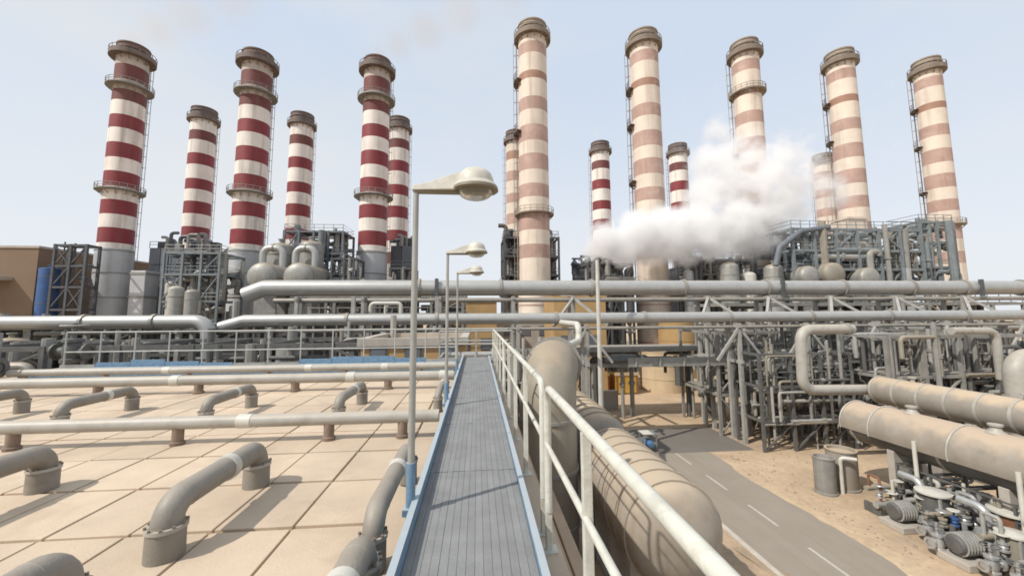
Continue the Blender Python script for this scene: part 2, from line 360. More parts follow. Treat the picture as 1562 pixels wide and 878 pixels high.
# ------------------------------------------------------------------ handrail sections on the right
def rail_section(y0, y1, label, near=False):
    X, ZT, ZM, ZB = .615, 9.34, 8.86, 8.0
    t = thing('handrail', label, 'railing', (X, y0, 8), 'handrail sections along the walkway')
    m = MB(); m.tube([(X, y0, ZB + .3), (X, y0, ZT), (X, y1, ZT), (X, y1, ZB + .3)], .032, 16, .13, 7); m.build('top_rail', 'rail', t)
    m = MB(); m.tube([(X - .012, y0, ZM), (X - .012, y1, ZM)], .022, 12); m.build('middle_rail', 'rail', t)
    n = max(1, round((y1 - y0) / 1.42)); 
    for k in range(n + 1):
        y = y0 + (y1 - y0) * k / n
        m = MB(); m.b2(X - .028, X + .028, y - .022, y + .022, ZB - .02, ZT - .02 if 0 < k < n else ZB + .75); m.build('post', 'rail', t, smooth=False, bev=.006)
        m = MB(); m.box((X, y, ZB - .008), (.14, .12, .02)); m.build('base_plate', 'rail', t, smooth=False)
rail_section(-1.48, 3.52, 'near cream handrail section rising towards the lower right corner')
rail_section(3.78, 9.1, 'middle cream handrail section right of the walkway')
rail_section(9.3, 15.3, 'far cream handrail section at the end of the walkway')

# ------------------------------------------------------------------ street lamps along the left toe board
def lamp(y, label, lean=0.):
    X = -.565; t = thing('walkway_lamp', label, 'lamp', (X, y, 8), 'lamps along the walkway')
    m = MB(); m.tube([(X, y, 8.0), (X, y, 8.72)], .04, 14); m.build('post_base', 'blue', t)
    m = MB(); m.tube([(X, y, 8.6), (X, y, 11.12)], [.031, .026], 14); m.build('pole', 'galv', t)
    m = MB(); m.b2(X - .06, X + .06, y - .06, y + .06, 8.3, 8.36); m.build('bracket', 'blue', t, smooth=False, bev=.008)
    m = MB()                                             # wedge arm that deepens towards the hood
    a = [(X - .035, .045, 11.115, 11.165), (X + .12, .055, 11.118, 11.20), (X + .32, .07, 11.12, 11.275), (X + .45, .09, 11.13, 11.30)]
    for x, hw, z0, z1 in a: m.v += [(x, y - hw, z0), (x, y + hw, z0), (x, y + hw * .6, z1), (x, y - hw * .6, z1)]
    for i in range(3):
        o = i * 4; m._q([(o, o+4, o+5, o+1), (o+1, o+5, o+6, o+2), (o+2, o+6, o+7, o+3), (o+3, o+7, o+4, o)])
    m._q([(0, 1, 2, 3), (15, 14, 13, 12)]); m.build('arm', 'hood', t, smooth=False, bev=.008)
    m = MB(); m.box((X + .2, y, 11.112), (.42, .06, .03)); m.build('arm_tray', 'hoodr', t, smooth=False)
    cx = X + .545; 
    m = MB(); m.lathe([(.0, .17), (.06, .166), (.11, .148), (.148, .112), (.166, .07), (.173, .025), (.20, .0), (.208, -.018), (.18, -.028)], (cx, y, 11.175), 28); m.build('hood', 'hood', t)
    m = MB(); m.lathe([(.18, -.026), (.21, -.02), (.214, -.045), (.185, -.055), (.13, -.05)], (cx, y, 11.175), 28); m.build('rim', 'hoodr', t)
    m = MB(); m.lathe([(.16, -.047), (.154, -.075), (.134, -.1), (.1, -.118), (.05, -.127), (.0, -.129)], (cx, y, 11.175), 24); m.build('glass_bowl', 'bowl', t)
lamp(3.6, 'nearest lamp with pale domed hood on a grey pole left of the walkway')
lamp(7.5, 'second lamp along the walkway, its hood below the first one')
lamp(11.3, 'farthest and smallest lamp along the walkway')

# ------------------------------------------------------------------ pipes on the roof
def u_pipe(x, y0, y1, label, r=.112, top=8.42, sx=0., sleeve=True, m1='pipe'):
    t = thing('crossover_pipe', label, 'pipe', (x, y0, 8), 'crossover pipes standing on the roof')
    m = MB(); m.tube([(x, y0, 7.99), (x, y0, top), (x + sx, y1, top), (x + sx, y1, 7.99)], r, 20, .17, 8); m.build('pipe', m1, t)
    for yy, xx in ((y0, x), (y1, x + sx)):
        m = MB(); m.lathe([(r * .9, .23), (r * 1.22, .23), (r * 1.24, .0), (r*1.05, -.01)], (xx, yy, 8.003), 20); m.build('socket', m1, t)
        m = MB(); m.lathe([(r, .255), (r * 1.32, .255), (r * 1.32, .225), (r * 1.0, .225)], (xx, yy, 8.003), 20); m.build('collar', 'pipe2', t)
        for k in range(10):
            a = 2 * math.pi * k / 10; m = MB(); m.lathe([(.012, 0), (.012, .02), (0, .02)], (xx + r * 1.23 * math.cos(a), yy + r * 1.23 * math.sin(a), 8.257), 6); m.build('bolt', 'brown', t)
    m = MB()
    for yb in (y0 + .2, y1 - .2): m.lathe([(r * .99, -.012), (r * 1.035, 0), (r * .99, .012)], (x, yb, top), 20, 'Y'); 
    m.build('weld_bead', m1, t)
    if sleeve:
        ym = y0 + (y1 - y0) * .58; m = MB(); m.lathe([(r * .98, -.045), (r * 1.13, -.04), (r * 1.13, .04), (r * .98, .045)], (x + sx * .58, ym, top), 20, 'Y'); m.build('sleeve', 'sleeve', t)
u_pipe(-2.58, 3.72, 5.08, 'large grey bent pipe nearest the middle of the tan roof')
u_pipe(-4.98, 3.75, 5.2, 'grey bent pipe cut by the left picture edge, nearest row')
u_pipe(-2.66, 1.55, 2.95, 'grey pipe elbow in the lower left corner')
u_pipe(-7.25, 7.75, 9.2, 'small bent pipe of the second row, leftmost but one', .095)
u_pipe(-9.35, 7.75, 9.2, 'small bent pipe of the second row at the left edge', .095)
u_pipe(-4.86, 7.75, 9.2, 'small bent pipe of the second row, third from the left', .095)
u_pipe(-2.55, 7.75, 9.25, 'small bent pipe of the second row nearest the walkway', .095)
u_pipe(-.80, 1.9, 3.05, 'grey bent pipe close against the blue toe board at the bottom', .10, 8.38)
u_pipe(-.82, 3.4, 5.0, 'grey bent pipe beside the base of the nearest lamp', .085, 8.4)
u_pipe(-.80, 8.4, 10.3, 'small pipe beside the toe board halfway along the walkway', .075, 8.36)

def header(y, x0, x1, r, z, label, xs, m1='pipe2', sl=()):
    t = thing('header_pipe', label, 'pipe', (x0, y, 8), 'long pipes lying across the roof')
    m = MB(); m.tube([(x0, y, z), (x1, y, z)], r, 18); m.build('pipe', m1, t)
    for x in xs:
        m = MB(); m.tube([(x, y, 7.99), (x, y, z)], r * .8, 14); m.lathe([(r * 1.0, 0), (r * 1.05, .05), (r * .8, .06)], (x, y, 8.0), 14); m.build('stub', 'brown', t)
    for x in sl:
        m = MB(); m.lathe([(r * .98, -.11), (r * 1.09, -.10), (r * 1.09, .10), (r * .98, .11)], (x, y, z), 18, 'X'); m.build('sleeve', 'sleeve', t)
header(6.72, -16, -.62, .098, 8.33, 'front long pale pipe across the tan roof', [-13.8, -11.5, -9.2, -6.9, -4.6, -2.35, -1.2], 'pipe2', (-3.62, -9.4))
header(10.9, -15.5, -.62, .125, 8.33, 'middle long pale pipe across the roof behind the small bent pipes', [-14.1, -11.75, -9.4, -7.05, -4.7, -2.35], 'pipe2', (-7.6, -3.3, -.9))
header(12.95, -13.6, -.64, .10, 8.32, 'rear long pale pipe at the back edge of the tan roof', [-13.2, -11.0, -8.7, -6.4, -4.1, -1.8], 'pipe2', (-9.3, -5.2, -2.9))

# cross walkway at the back of the roof with its own railing
t = thing('cross_walkway', 'blue edged cross walkway behind the rear roof pipe', 'walkway', (-8, 14.8, 8))
for k in range(12):
    m = MB(); m.b2(-14.2 + 1.12 * k, -14.2 + 1.12 * k + 1.1, 13.9, 14.95, 8.17, 8.21); m.build('deck_panel', 'blue' if k not in (0, 5, 6) else 'steelpale', t, smooth=False)
    m = MB(); h_ = (8.3, 8.36, 8.44, 8.36, 8.3, 8.28, 8.28, 8.38, 8.44, 8.44, 8.36, 8.3)[k]; m.b2(-14.2 + 1.12 * k, -14.2 + 1.12 * k + 1.1, 14.97, 15.0, 8.05, h_); m.build('toe_board', 'blue' if k not in (0, 5, 6, 11) else 'steelpale', t, smooth=False)
for y in (13.86,):
    m = MB(); m.b2(-14.3, -.75, y - .015, y + .015, 8.05, 8.24); m.build('toe_board', 'blue', t, smooth=False)
for k in range(8):
    m = MB(); m.b2(-14.2 + 1.9 * k, -14.1 + 1.9 * k, 13.9, 14.95, 7.98, 8.168); m.build('bearer', 'steel', t, smooth=False)
def plain_rail(name, label, pts, z0, h, mk, rr=.025, step=1.15, group=None):
    t = thing(name, label, 'railing', (pts[0][0], pts[0][1], z0), group)
    for z in (z0 + h, z0 + h * .52):
        m = MB(); m.tube([(p[0], p[1], z) for p in pts], rr, 8); m.build('rail', mk, t)
    for a, b in zip(pts, pts[1:]):
        d = math.hypot(b[0] - a[0], b[1] - a[1]); k = max(1, round(d / step)); 
        for i in range(k + 1):
            x = a[0] + (b[0] - a[0]) * i / k; y = a[1] + (b[1] - a[1]) * i / k
            m = MB(); m.tube([(x, y, z0), (x, y, z0 + h)], rr, 8); m.build('post', mk, t)
plain_rail('railing', 'pale grey railing along the cross walkway behind the roof', [(-14.1, 15.0), (-.8, 15.0)], 8.0, 1.4, 'railg', .023)

# valve cluster at the far left of the roof
def hand_valve(x, y, z0, label, h=1.0, r=.16, mk='castg', group='hand valves'):
    t = thing('hand_valve', label, 'valve', (x, y, z0), group)
    m = MB(); m.lathe([(r * .7, 0), (r * .7, h * .15), (r * 1.3, h * .17), (r * 1.3, h * .24), (r, h * .26), (r * 1.25, h * .42), (r * .9, h * .58), (r * 1.25, h * .6), (r * 1.25, h * .66), (r * .35, h * .68), (r * .3, h), (0, h)], (x, y, z0), 14); m.build('body', mk, t)
    m = MB(); m.tube([(x + r * 1.5 * math.cos(a), y + r * 1.5 * math.sin(a), z0 + h * .95) for a in [2 * math.pi * k / 14 for k in range(15)]], r * .14, 6, caps=False)
    for k in range(3): m.tube([(x, y, z0 + h * .95), (x + r * 1.5 * math.cos(k * 2.09), y + r * 1.5 * math.sin(k * 2.09), z0 + h * .95)], r * .1, 5)
    m.build('handwheel', 'steelpale' if mk == 'castg' else 'castg', t)
    m = MB(); m.cyl((x - r * 2.2, y, z0 + h * .4), (x + r * 2.2, y, z0 + h * .4), r * .7, 12); m.lathe([(r * .7, -.03), (r * 1.25, -.03), (r * 1.25, .03), (r * .7, .03)], (x - r * 2.2, y, z0 + h * .4), 12, 'X'); m.lathe([(r * .7, -.03), (r * 1.25, -.03), (r * 1.25, .03), (r * .7, .03)], (x + r * 2.2, y, z0 + h * .4), 12, 'X'); m.build('flange', mk, t)
for i, (x, y, h) in enumerate([(-15.3, 13.3, 1.5), (-14.2, 12.7, 1.25), (-16.2, 14.2, 1.6), (-14.7, 15.9, 1.7)]):
    hand_valve(x, y, 8.0, ['dark hand valve at the left end of the roof, tall one', 'dark hand valve just left of the rear roof pipe', 'dark hand valve at the left picture edge behind the roof', 'tall dark hand valve standing left of the railing'][i], h, .24, 'castg', 'hand valves at the left end of the roof')

# ================================================================== STACKS
LEFT_B = [(22.0, 'white'), (23.0, 'red'), (25.8, 'white'), (28.3, 'red'), (31.0, 'white'), (33.5, 'red'), (36.4, 'white'), (39.0, 'red'), (41.9, 'white'), (44.7, 'red'), (47.3, 'white'), (50.1, 'redd'), (52.3, 'whited'), (54.2, 'redd'), (57.3, 'whited'), (59.4, 'cap')]
BACK_B = [(19.0, 'whited'), (22.5, 'redd'), (25.5, 'white'), (28.4, 'red'), (31.2, 'white'), (34.4, 'red'), (37.5, 'white'), (40.5, 'red'), (43.2, 'white'), (46.8, 'red'), (49.7, 'white'), (53.1, 'redd'), (55.6, 'white'), (58.8, 'rim')]
RIGHT_B = [(14.0, 'cream'), (18.9, 'fade'), (21.2, 'cream'), (23.6, 'fade'), (26.5, 'cream'), (29.2, 'fade'), (31.5, 'cream'), (33.9, 'fade'), (36.7, 'cream'), (39.0, 'fade'), (41.8, 'cream'), (44.5, 'fade'), (46.8, 'cream'), (50.1, 'faded'), (51.5, 'cream'), (54.8, 'fade'), (56.9, 'cream'), (58.6, 'rimlight')]
FADE_B = [(z, {'white': 'cream', 'red': 'fade', 'redd': 'faded', 'whited': 'cream', 'rim': 'rim'}[k]) for z, k in BACK_B]
def stack(x, y, H, r, bands, label, group, full=(), side=(), base='sbase', cap='rim', ladder=-1, capw=.75):
    kz = .988 if bands is RIGHT_B else .974; fz = lambda z: 10 + (z - 10) * kz
    bands = [(fz(z), k) for z, k in bands]; full = [fz(z) for z in full]; side = [fz(z) for z in side]; H = fz(H) - (.5 if kz > .98 else .2)
    t = thing('chimney_stack', label, 'chimney', (x, y, 0), group)
    zb = bands[0][0]
    m = MB(); m.lathe([(r * 1.06, 0), (r * 1.06, zb), (r * .99, zb + .02)], (x, y, 0), 36)
    b = m.build('base_section', base, t)
    for z in (zb * .35, zb * .6, zb * .8, zb * .985):
        m = MB(); m.lathe([(r * 1.05, -.09), (r * 1.09, -.09), (r * 1.09, .09), (r * 1.05, .09)], (x, y, z), 36); m.build('hoop', 'steel' if base == 'sbase' else 'fade', b)
    names = []; prof = []; mi = []
    for i, (z, k) in enumerate(bands):
        if k not in names: names.append(k)
    zs = [q[0] for q in bands] + [H]
    rad = lambda z: r * (1.0 - .045 * (z - zb) / (H - zb))
    m = MB(); first = True
    for i, (z, k) in enumerate(bands):
        prof = [(rad(z), z), (rad(zs[i+1]), zs[i+1])]
        m.mi = names.index(k); m.lathe(prof, (x, y, 0), 36)
    m.mi = names.index(bands[-1][1]); m.lathe([(rad(H), H), (r * .86, H + .02), (r * .84, H - 3)], (x, y, 0), 36)
    m.build('shaft', names, t)
    # seam hoops of the shell sections
    m = MB(); rr = rad(H)
    m.lathe([(rr, H - 1.1), (rr + .16, H - 1.05), (rr + .16, H - .75), (rr, H - .7)], (x, y, 0), 36); m.lathe([(rr, H - .25), (rr + .12, H - .2), (rr + .12, H + .05), (rr * .93, H + .06)], (x, y, 0), 36)
    m.build('rim', cap, t)
    def plat(z, w, hh, mk, a0=0., a1=2 * math.pi, nm='platform'):
        n = 40; k = max(3, int(n * (a1 - a0) / (2 * math.pi))); rr = rad(z); m = MB(); o = 0
        for (ra, za) in ((rr - .02, z - .14), (rr + w, z - .14), (rr + w, z + .08), (rr - .02, z + .08)):
            for j in range(k + 1):
                a = a0 + (a1 - a0) * j / k; m.v.append((x + ra * math.cos(a), y + ra * math.sin(a), za))
        for q in range(4):
            for j in range(k):
                A = q * (k + 1) + j; B = ((q + 1) % 4) * (k + 1) + j; m._q([(A, B, B + 1, A + 1)])
        for j in range(0, k + 1, 3):                       # brackets below
            a = a0 + (a1 - a0) * j / k; ca, sa = math.cos(a), math.sin(a)
            m.bar((x + (rr - .02) * ca, y + (rr - .02) * sa, z - .9), (x + (rr + w - .05) * ca, y + (rr + w - .05) * sa, z - .12), .1)
        p = m.build(nm, mk, t)
        m = MB()
        for zz in (z + hh * .5, z + hh):
            m.tube([(x + (rr + w - .04) * math.cos(a0 + (a1 - a0) * j / k), y + (rr + w - .04) * math.sin(a0 + (a1 - a0) * j / k), zz) for j in range(k + 1)], .05, 5)
        for j in range(0, k + 1, 2):
            a = a0 + (a1 - a0) * j / k; m.bar((x + (rr + w - .04) * math.cos(a), y + (rr + w - .04) * math.sin(a), z), (x + (rr + w - .04) * math.cos(a), y + (rr + w - .04) * math.sin(a), z + hh), .07)
        if hh > 1.2:                                       # sheeted guard
            m.lathe([(rr + w, .05), (rr + w + .02, hh * .55), (rr + w - .04, hh * .56), (rr + w - .04, .05)], (x, y, z), 40)
        m.build('guard_rail', mk, p)
    plat(zs[-2] - .1, capw, 1.3, 'rim' if base == 'sbase' else 'capr')
    for z in full: plat(z, 1.05 if base == 'sbase' else .75, .95, 'steel' if base == 'sbase' else 'rimlight')
    ac = math.atan2(-y, -x) - R(90)
    for z in side: plat(z, .9, 1.15, 'rim', ac - R(25), ac + R(38), 'side_platform')
    # ladder with safety cage
    a = math.atan2(-y, -x) + (R(-98) if ladder < 0 else R(112)); ca, sa = math.cos(a), math.sin(a); rr = r * 1.0
    px, py = x + (rr + .28) * ca, y + (rr + .28) * sa; tx, ty = -sa * .25, ca * .25
    m = MB(); z0, z1 = 3., zs[-2]
    for sg in (-1, 1): m.bar((px + tx * sg, py + ty * sg, z0), (px + tx * sg, py + ty * sg, z1), .09)
    z = z0
    while z < z1: m.bar((px - tx, py - ty, z), (px + tx, py + ty, z), .05); z += .6
    z = z0 + 2
    while z < z1:
        m.bar((px - tx, py - ty, z), (px + ca * .55, py + sa * .55, z), .05); m.bar((px + tx, py + ty, z), (px + ca * .55, py + sa * .55, z), .05)
        m.bar((x + (rr - .1) * ca, y + (rr - .1) * sa, z), (px, py, z), .07); z += 2.2
    m.bar((px + ca * .55, py + sa * .55, z0 + 2), (px + ca * .55, py + sa * .55, z1), .07)
    m.build('ladder', 'rimlight' if ladder < 0 else 'steelpale', t)
G1, G2 = 'red and white banded stacks', 'faded cream and brown banded stacks'
stack(-65.4, 76.5, 62, 2.45, LEFT_B, 'leftmost tall chimney with deep red and white bands', G1, full=(33.0, 53.3), ladder=1, capw=1.05)
stack(-43.0, 76.8, 62, 2.7, LEFT_B, 'second tall red and white chimney from the left, behind two silver drums', G1, full=(33.0, 53.3), ladder=1, capw=1.05)
stack(-20.2, 77.0, 62, 2.62, LEFT_B, 'third tall red and white chimney from the left, nearest the lamp', G1, full=(33.0, 53.3), ladder=1, capw=1.0)
stack(-67.9, 100.0, 62, 2.75, BACK_B, 'shorter looking red and white chimney between the first and second tall ones', G1, side=(), ladder=1)
stack(-44.8, 100.8, 62, 2.75, BACK_B, 'shorter looking red and white chimney between the second and third tall ones', G1, side=(), ladder=1)
stack(-20.6, 101.3, 62, 2.75, BACK_B, 'red and white chimney half hidden behind the third tall one', G1, side=(), ladder=1)
stack(9.6, 65.0, 61.6, 2.6, RIGHT_B, 'faded cream and brown chimney above the end of the walkway, tallest of all', G2, full=(26.6,), side=(50.4, 41.0), base='cream', cap='rimlight')
stack(30.3, 65.5, 61.6, 2.6, RIGHT_B, 'faded cream and brown chimney rising behind the left end of the steam', G2, side=(50.4, 43.5, 33.0), base='cream', cap='rimlight')
stack(50.6, 66.3, 61.6, 2.42, RIGHT_B, 'faded cream chimney whose lower half is veiled by steam', G2, full=(51.0,), side=(39.0,), base='cream', cap='rimlight')
stack(71.3, 67.4, 61.6, 2.38, RIGHT_B, 'faded cream and brown chimney above the blue grey steel frame', G2, side=(50.8, 43.0), base='cream', cap='rimlight')
stack(91.4, 68.2, 61.6, 2.2, RIGHT_B, 'rightmost faded chimney, leaning tall beside open sky', G2, full=(26.6,), side=(51.0, 43.0, 33.5), base='cream', cap='rimlight')
stack(10.6, 106.5, 62, 2.75, FADE_B, 'faded banded chimney almost hidden behind the tallest cream one', G1, ladder=-1)
stack(36.8, 111.7, 62, 2.75, BACK_B, 'short looking red and white chimney rising out of the left end of the steam', G1, ladder=-1)
stack(61.0, 111.3, 62, 2.75, BACK_B, 'small red and white chimney right behind the steam cloud', G1, ladder=-1)
stack(112.3, 115.0, 62, 2.75, FADE_B, 'distant pale chimney peeking out beside the one over the blue grey frame', G1, ladder=-1)

# ================================================================== STEEL FRAMES
def frame(name, label, cat, x0, x1, y0, y1, zs, nx, ny, mk, t_=.28, brace=.5, rails=True, decks=True, pipes=0, seed=1, pm=('cladg', 'clad', 'steel'), pr=(.12, .35), z0=0., group=None, skip=()):
    rg = random.Random(seed); t = thing(name, label, cat, ((x0+x1)/2, (y0+y1)/2, z0), group)
    xs = [x0 + (x1-x0) * i / nx for i in range(nx+1)]; ys = [y0 + (y1-y0) * j / ny for j in range(ny+1)]
    first = None
    for x in xs:
        for y in ys:
            if first is None:
                m = MB(); m.b2(x - t_/2, x + t_/2, y - t_/2, y + t_/2, z0, zs[-1] + .02); first = m.build('column', mk, t, smooth=False); fx, fy = x, y
            else: twin(first, 'column', t, (x - fx, y - fy, 0))
    for z in zs:
        for y in ys:
            m = MB(); m.b2(x0 + t_/2, x1 - t_/2, y - t_*.35, y + t_*.35, z - t_, z); m.build('beam', mk, t, smooth=False)
        for x in xs:
            m = MB(); m.b2(x - t_*.34, x + t_*.34, y0 + t_/2, y1 - t_/2, z - t_ + .01, z - .01); m.build('beam', mk, t, smooth=False)
        if decks and rg.random() < .8:
            m = MB(); m.b2(x0 + .3, x1 - .3, y0 + .3, y1 - .3, z + .01, z + .07); m.build('deck', mk, t, smooth=False)
        if rails:
            m = MB(); hh = 1.1
            for zz in (z + .55, z + hh):
                m.tube([(x0, y0, zz), (x1, y0, zz), (x1, y1, zz), (x0, y1, zz), (x0, y0, zz)], .045, 5)
            for i in range(int((x1-x0)/1.5) + 1):
                x = x0 + (x1-x0) * i / max(1, int((x1-x0)/1.5)); m.bar((x, y0, z), (x, y0, z + hh), .07)
            m.build('guard_rail', 'steelpale' if rg.random() < .4 else mk, t)
    lv = [z0] + list(zs)
    for a, b in zip(lv, lv[1:]):
        for i in range(nx):
            if rg.random() < brace:
                m = MB(); m.bar((xs[i] + .1, y0 + .02, a + .1), (xs[i+1] - .1, y0 + .02, b - .3), t_ * .55)
                if rg.random() < .5: m.bar((xs[i+1] - .1, y0 - .06, a + .1), (xs[i] + .1, y0 - .06, b - .3), t_ * .5)
                m.build('brace', mk, t, smooth=False)
    for k in range(pipes):
        r = rg.uniform(*pr); x = rg.uniform(x0, x1); y = rg.uniform(y0 - .6, y1); a = rg.choice(lv[:-1]); b = rg.choice(lv[1:])
        if b <= a: b = zs[-1] + rg.uniform(0, 1.)
        c = rg.random()
        if c < .35: pts = [(x, y, a), (x, y, b)]
        elif c < .7:
            z = rg.uniform(zs[0] * .6, zs[-1] - .4); xa = rg.uniform(x0, x1); pts = [(xa, y, z), (min(x1, xa + rg.uniform(3, 10)), y, z)]
            if rg.random() < .5: pts.append((pts[-1][0], y, z + rg.choice((-1, 1)) * rg.uniform(1, 3)))
        else:
            z = rg.uniform(zs[0], zs[-1]); d = rg.choice((-1, 1)) * rg.uniform(1.2, 4); pts = [(x, y, a), (x, y, z), (max(x0, min(x1, x + d)), y, z), (max(x0, min(x1, x + d)), y, z - rg.uniform(.6, 2))]
        m = MB(); m.tube(pts, r, 9, r * 2.2, 3); p = m.build('pipe', rg.choice(pm), t)
        if c > .3:
            m = MB(); q = (Vector(pts[0]) + Vector(pts[1])) * .5; ax = 'Z' if abs(pts[0][2] - pts[1][2]) > .1 else 'X'
            m.lathe([(r, -.12), (r * 1.5, -.12), (r * 1.5, .12), (r, .12)], q, 9, ax); m.build('flange', 'steel', p)
    return t

def v_vessel(name, label, cat, x, y, z0, z1, r, mk, bands=3, dome=.5, legs=False, group=None, n=28, bm='steel'):
    t = thing(name, label, cat, (x, y, z0), group)
    h = r * dome; m = MB(); zc = z1 - h
    m.lathe([(r, z0), (r, zc)] + [(r * math.cos(a), zc + h * math.sin(a)) for a in [R(90) * k / 7 for k in range(1, 8)]], (x, y, 0), n); m.build('shell', mk, t)
    for k in range(bands):
        m = MB(); z = z0 + (zc - z0) * (k + .7) / bands; m.lathe([(r * .99, -.06), (r * 1.03, -.06), (r * 1.03, .06), (r * .99, .06)], (x, y, z), n); m.build('band', bm, t)
    m = MB(); m.lathe([(r * .16, 0), (r * .16, r * .3), (r * .26, r * .3), (r * .26, r * .4), (0, r * .4)], (x, y, z1 - .06), 14); m.build('nozzle', mk, t)
    return t
def h_vessel(name, label, cat, p, q, r, mk, group=None, rings=4, ring='steelpale', saddle=True, ground=0., noz=2, n=28, legm='conc'):
    """horizontal drum from p to q (along X or Y)"""
    ax = 'Y' if abs(p[1] - q[1]) > abs(p[0] - q[0]) else 'X'; i = 1 if ax == 'Y' else 0
    a, b = sorted((p[i], q[i])); L_ = b - a; c = list(p); c[i] = a
    t = thing(name, label, cat, (p[0], p[1], ground), group); h = r * .45
    pr = [(r * math.cos(k), -h * math.sin(k)) for k in [R(90) * (7 - j) / 7 for j in range(8)]] + [(r * math.cos(k), L_ + h * math.sin(k)) for k in [R(90) * j / 7 for j in range(8)]]
    m = MB(); m.lathe(pr, c, n, ax); m.build('shell', mk, t)
    def at(s): 
        e = list(c); e[i] = a + s; return e
    for k in range(rings):
        m = MB(); m.lathe([(r * .99, -.07), (r * 1.035, -.07), (r * 1.035, .07), (r * .99, .07)], at(L_ * (k + .05) / max(1, rings - .9)), n, ax); m.build('ring', ring, t)
    if saddle:
        for s in (L_ * .16, L_ * .5, L_ * .84):
            e = at(s); m = MB()
            d = (.35, r * 1.5) if ax == 'X' else (r * 1.5, .35); m.box((e[0], e[1], (ground + e[2] - r * .75) / 2), (d[0], d[1], e[2] - r * .75 - ground)); m.build('saddle', legm, t, smooth=False, bev=.03)
    for k in range(noz):
        e = at(L_ * (k + .6) / noz); m = MB(); m.lathe([(r * .14, 0), (r * .14, r * .28), (r * .25, r * .28), (r * .25, r * .36), (0, r * .36)], (e[0], e[1], e[2] + r * .96), 12); m.build('nozzle', 'pipe2', t)
    return t
def pipe_thing(name, label, pts, r, mk, cat='pipe', bend=None, sleeves=(), n=16, group=None, flange=None):
    t = thing(name, label, cat, pts[0], group); m = MB(); m.tube(pts, r, n, r * 1.6 if bend is None else bend, 6); m.build('run', mk, t)
    for (p, ax) in sleeves:
        m = MB(); m.lathe([(r * .99, -.10), (r * 1.2, -.10), (r * 1.2, .10), (r * .99, .10)], p, n, ax); m.build('flange', flange or 'steel', t)
    return t

# ------------------------------------------------------------------ main pipe lines and their trestles
UP = [(-18.9, 34, 11.5), (-17.4, 34, 12.1), (70, 34, 12.1)]
pipe_thing('steam_main', 'upper silver steam main running right from above the railing', UP, .66, 'clad', sleeves=[((x, 34, 12.1), 'X') for x in (-4.9, 2, 10, 18.5, 26.4, 34, 41, 46.6, 53)], n=24, flange='cladg')
for x in (-3.4, 27.6, 47.8):
    m = MB(); m.b2(x - .14, x + .14, 33.2, 33.45, 11.25, 12.85)
    o = m.build('pipe_clamp', 'dark', smooth=False); tag(o, {-3.4: 'dark clamp on the upper steam main by the nearest lamp', 27.6: 'dark clamp on the middle of the upper steam main', 47.8: 'dark clamp near the right end of the upper steam main'}[x], 'clamp', 'dark clamps on the steam main')
pipe_thing('steam_main', 'lower silver main at eye height crossing the whole right side', [(-18.2, 30, 9.05), (-16.6, 30, 9.52), (62, 30, 9.52)], .42, 'clad', sleeves=[((x, 30, 9.52), 'X') for x in (-9.5, -3, 6, 13, 20, 27, 34, 41)], n=22, flange='cladg')
pipe_thing('steam_main', 'lower silver main of the left side ending in a downward elbow', [(-48, 29.2, 9.5), (-18.6, 29.2, 9.5), (-18.1, 29.2, 4)], .45, 'clad', sleeves=[((x, 29.2, 9.5), 'X') for x in (-40, -33, -26.4, -22)], n=22, flange='cladg', bend=.9)
pipe_thing('service_pipe', 'thin pipe hung just below the lower main', [(-30, 29.8, 8.75), (60, 29.8, 8.75)], .13, 'cladg', n=10)
pipe_thing('service_pipe', 'grey girder pipe under the upper steam main', [(-16.5, 33.7, 11.05), (66, 33.7, 11.05)], .2, 'cladg', n=10)
TL = ['first', 'second', 'third', 'fourth', 'fifth', 'sixth', 'seventh', 'eighth', 'ninth', 'tenth', 'eleventh', 'twelfth']
for i, x in enumerate([-27.5, -20.5, -14.5, -9.3, -3.1, 3.0, 8.2, 20.3, 26.0, 32.0, 38.5, 45.5]):
    t = thing('pipe_trestle', TL[i] + ' pale steel trestle from the left under the two steam mains', 'trestle', (x, 32, 0), 'trestles under the steam mains')
    for y, z in ((29.3, 9.05), (30.65, 9.05), (33.2, 11.35), (34.8, 11.35)):
        if x < -19 and y > 31: continue
        m = MB(); m.b2(x - .13, x + .13, y - .13, y + .13, 0, z + (2.2 if (y == 30.65 and i in (3, 4)) else 0)); m.build('column', 'steelpale', t, smooth=False)
    for y0, y1, z in ((29.3, 30.65, 8.95), (29.3, 30.65, 6.2), (33.2, 34.8, 11.3), (30.65, 33.2, 8.6), (33.2, 34.8, 6.2)):
        if x < -19 and y1 > 31: continue
        m = MB(); m.b2(x - .11, x + .11, y0 - .3, y1 + .3, z - .24, z); m.build('beam', 'steelpale', t, smooth=False)
    if x > 5:
        for s in (-1, 1):
            m = MB(); m.bar((x, 33.1, 11.2), (x + s * 2.2, 30.9, 8.9), .2); m.build('brace', 'steelpale', t, smooth=False)
            m = MB(); m.bar((x, 29.25, 8.7), (x + s * 1.9, 29.25, 6.2), .18); m.build('brace', 'steelpale', t, smooth=False)
# pale mast in front of the mains
t = thing('mast', 'slim white mast standing in front of both steam mains', 'pole', (8.75, 28, 0))
m = MB(); m.tube([(8.75, 28, 0), (8.75, 28, 13.85)], [.19, .13], 12); m.build('pole', 'sleeve', t)
m = MB(); m.lathe([(.42, 0), (.42, .08), (.2, .1)], (8.75, 28, 0), 12); m.build('base_plate', 'steel', t)
m = MB(); m.lathe([(.13, 0), (.2, .02), (.2, .12), (0, .2)], (8.75, 28, 13.83), 10); m.build('cap', 'steelpale', t)

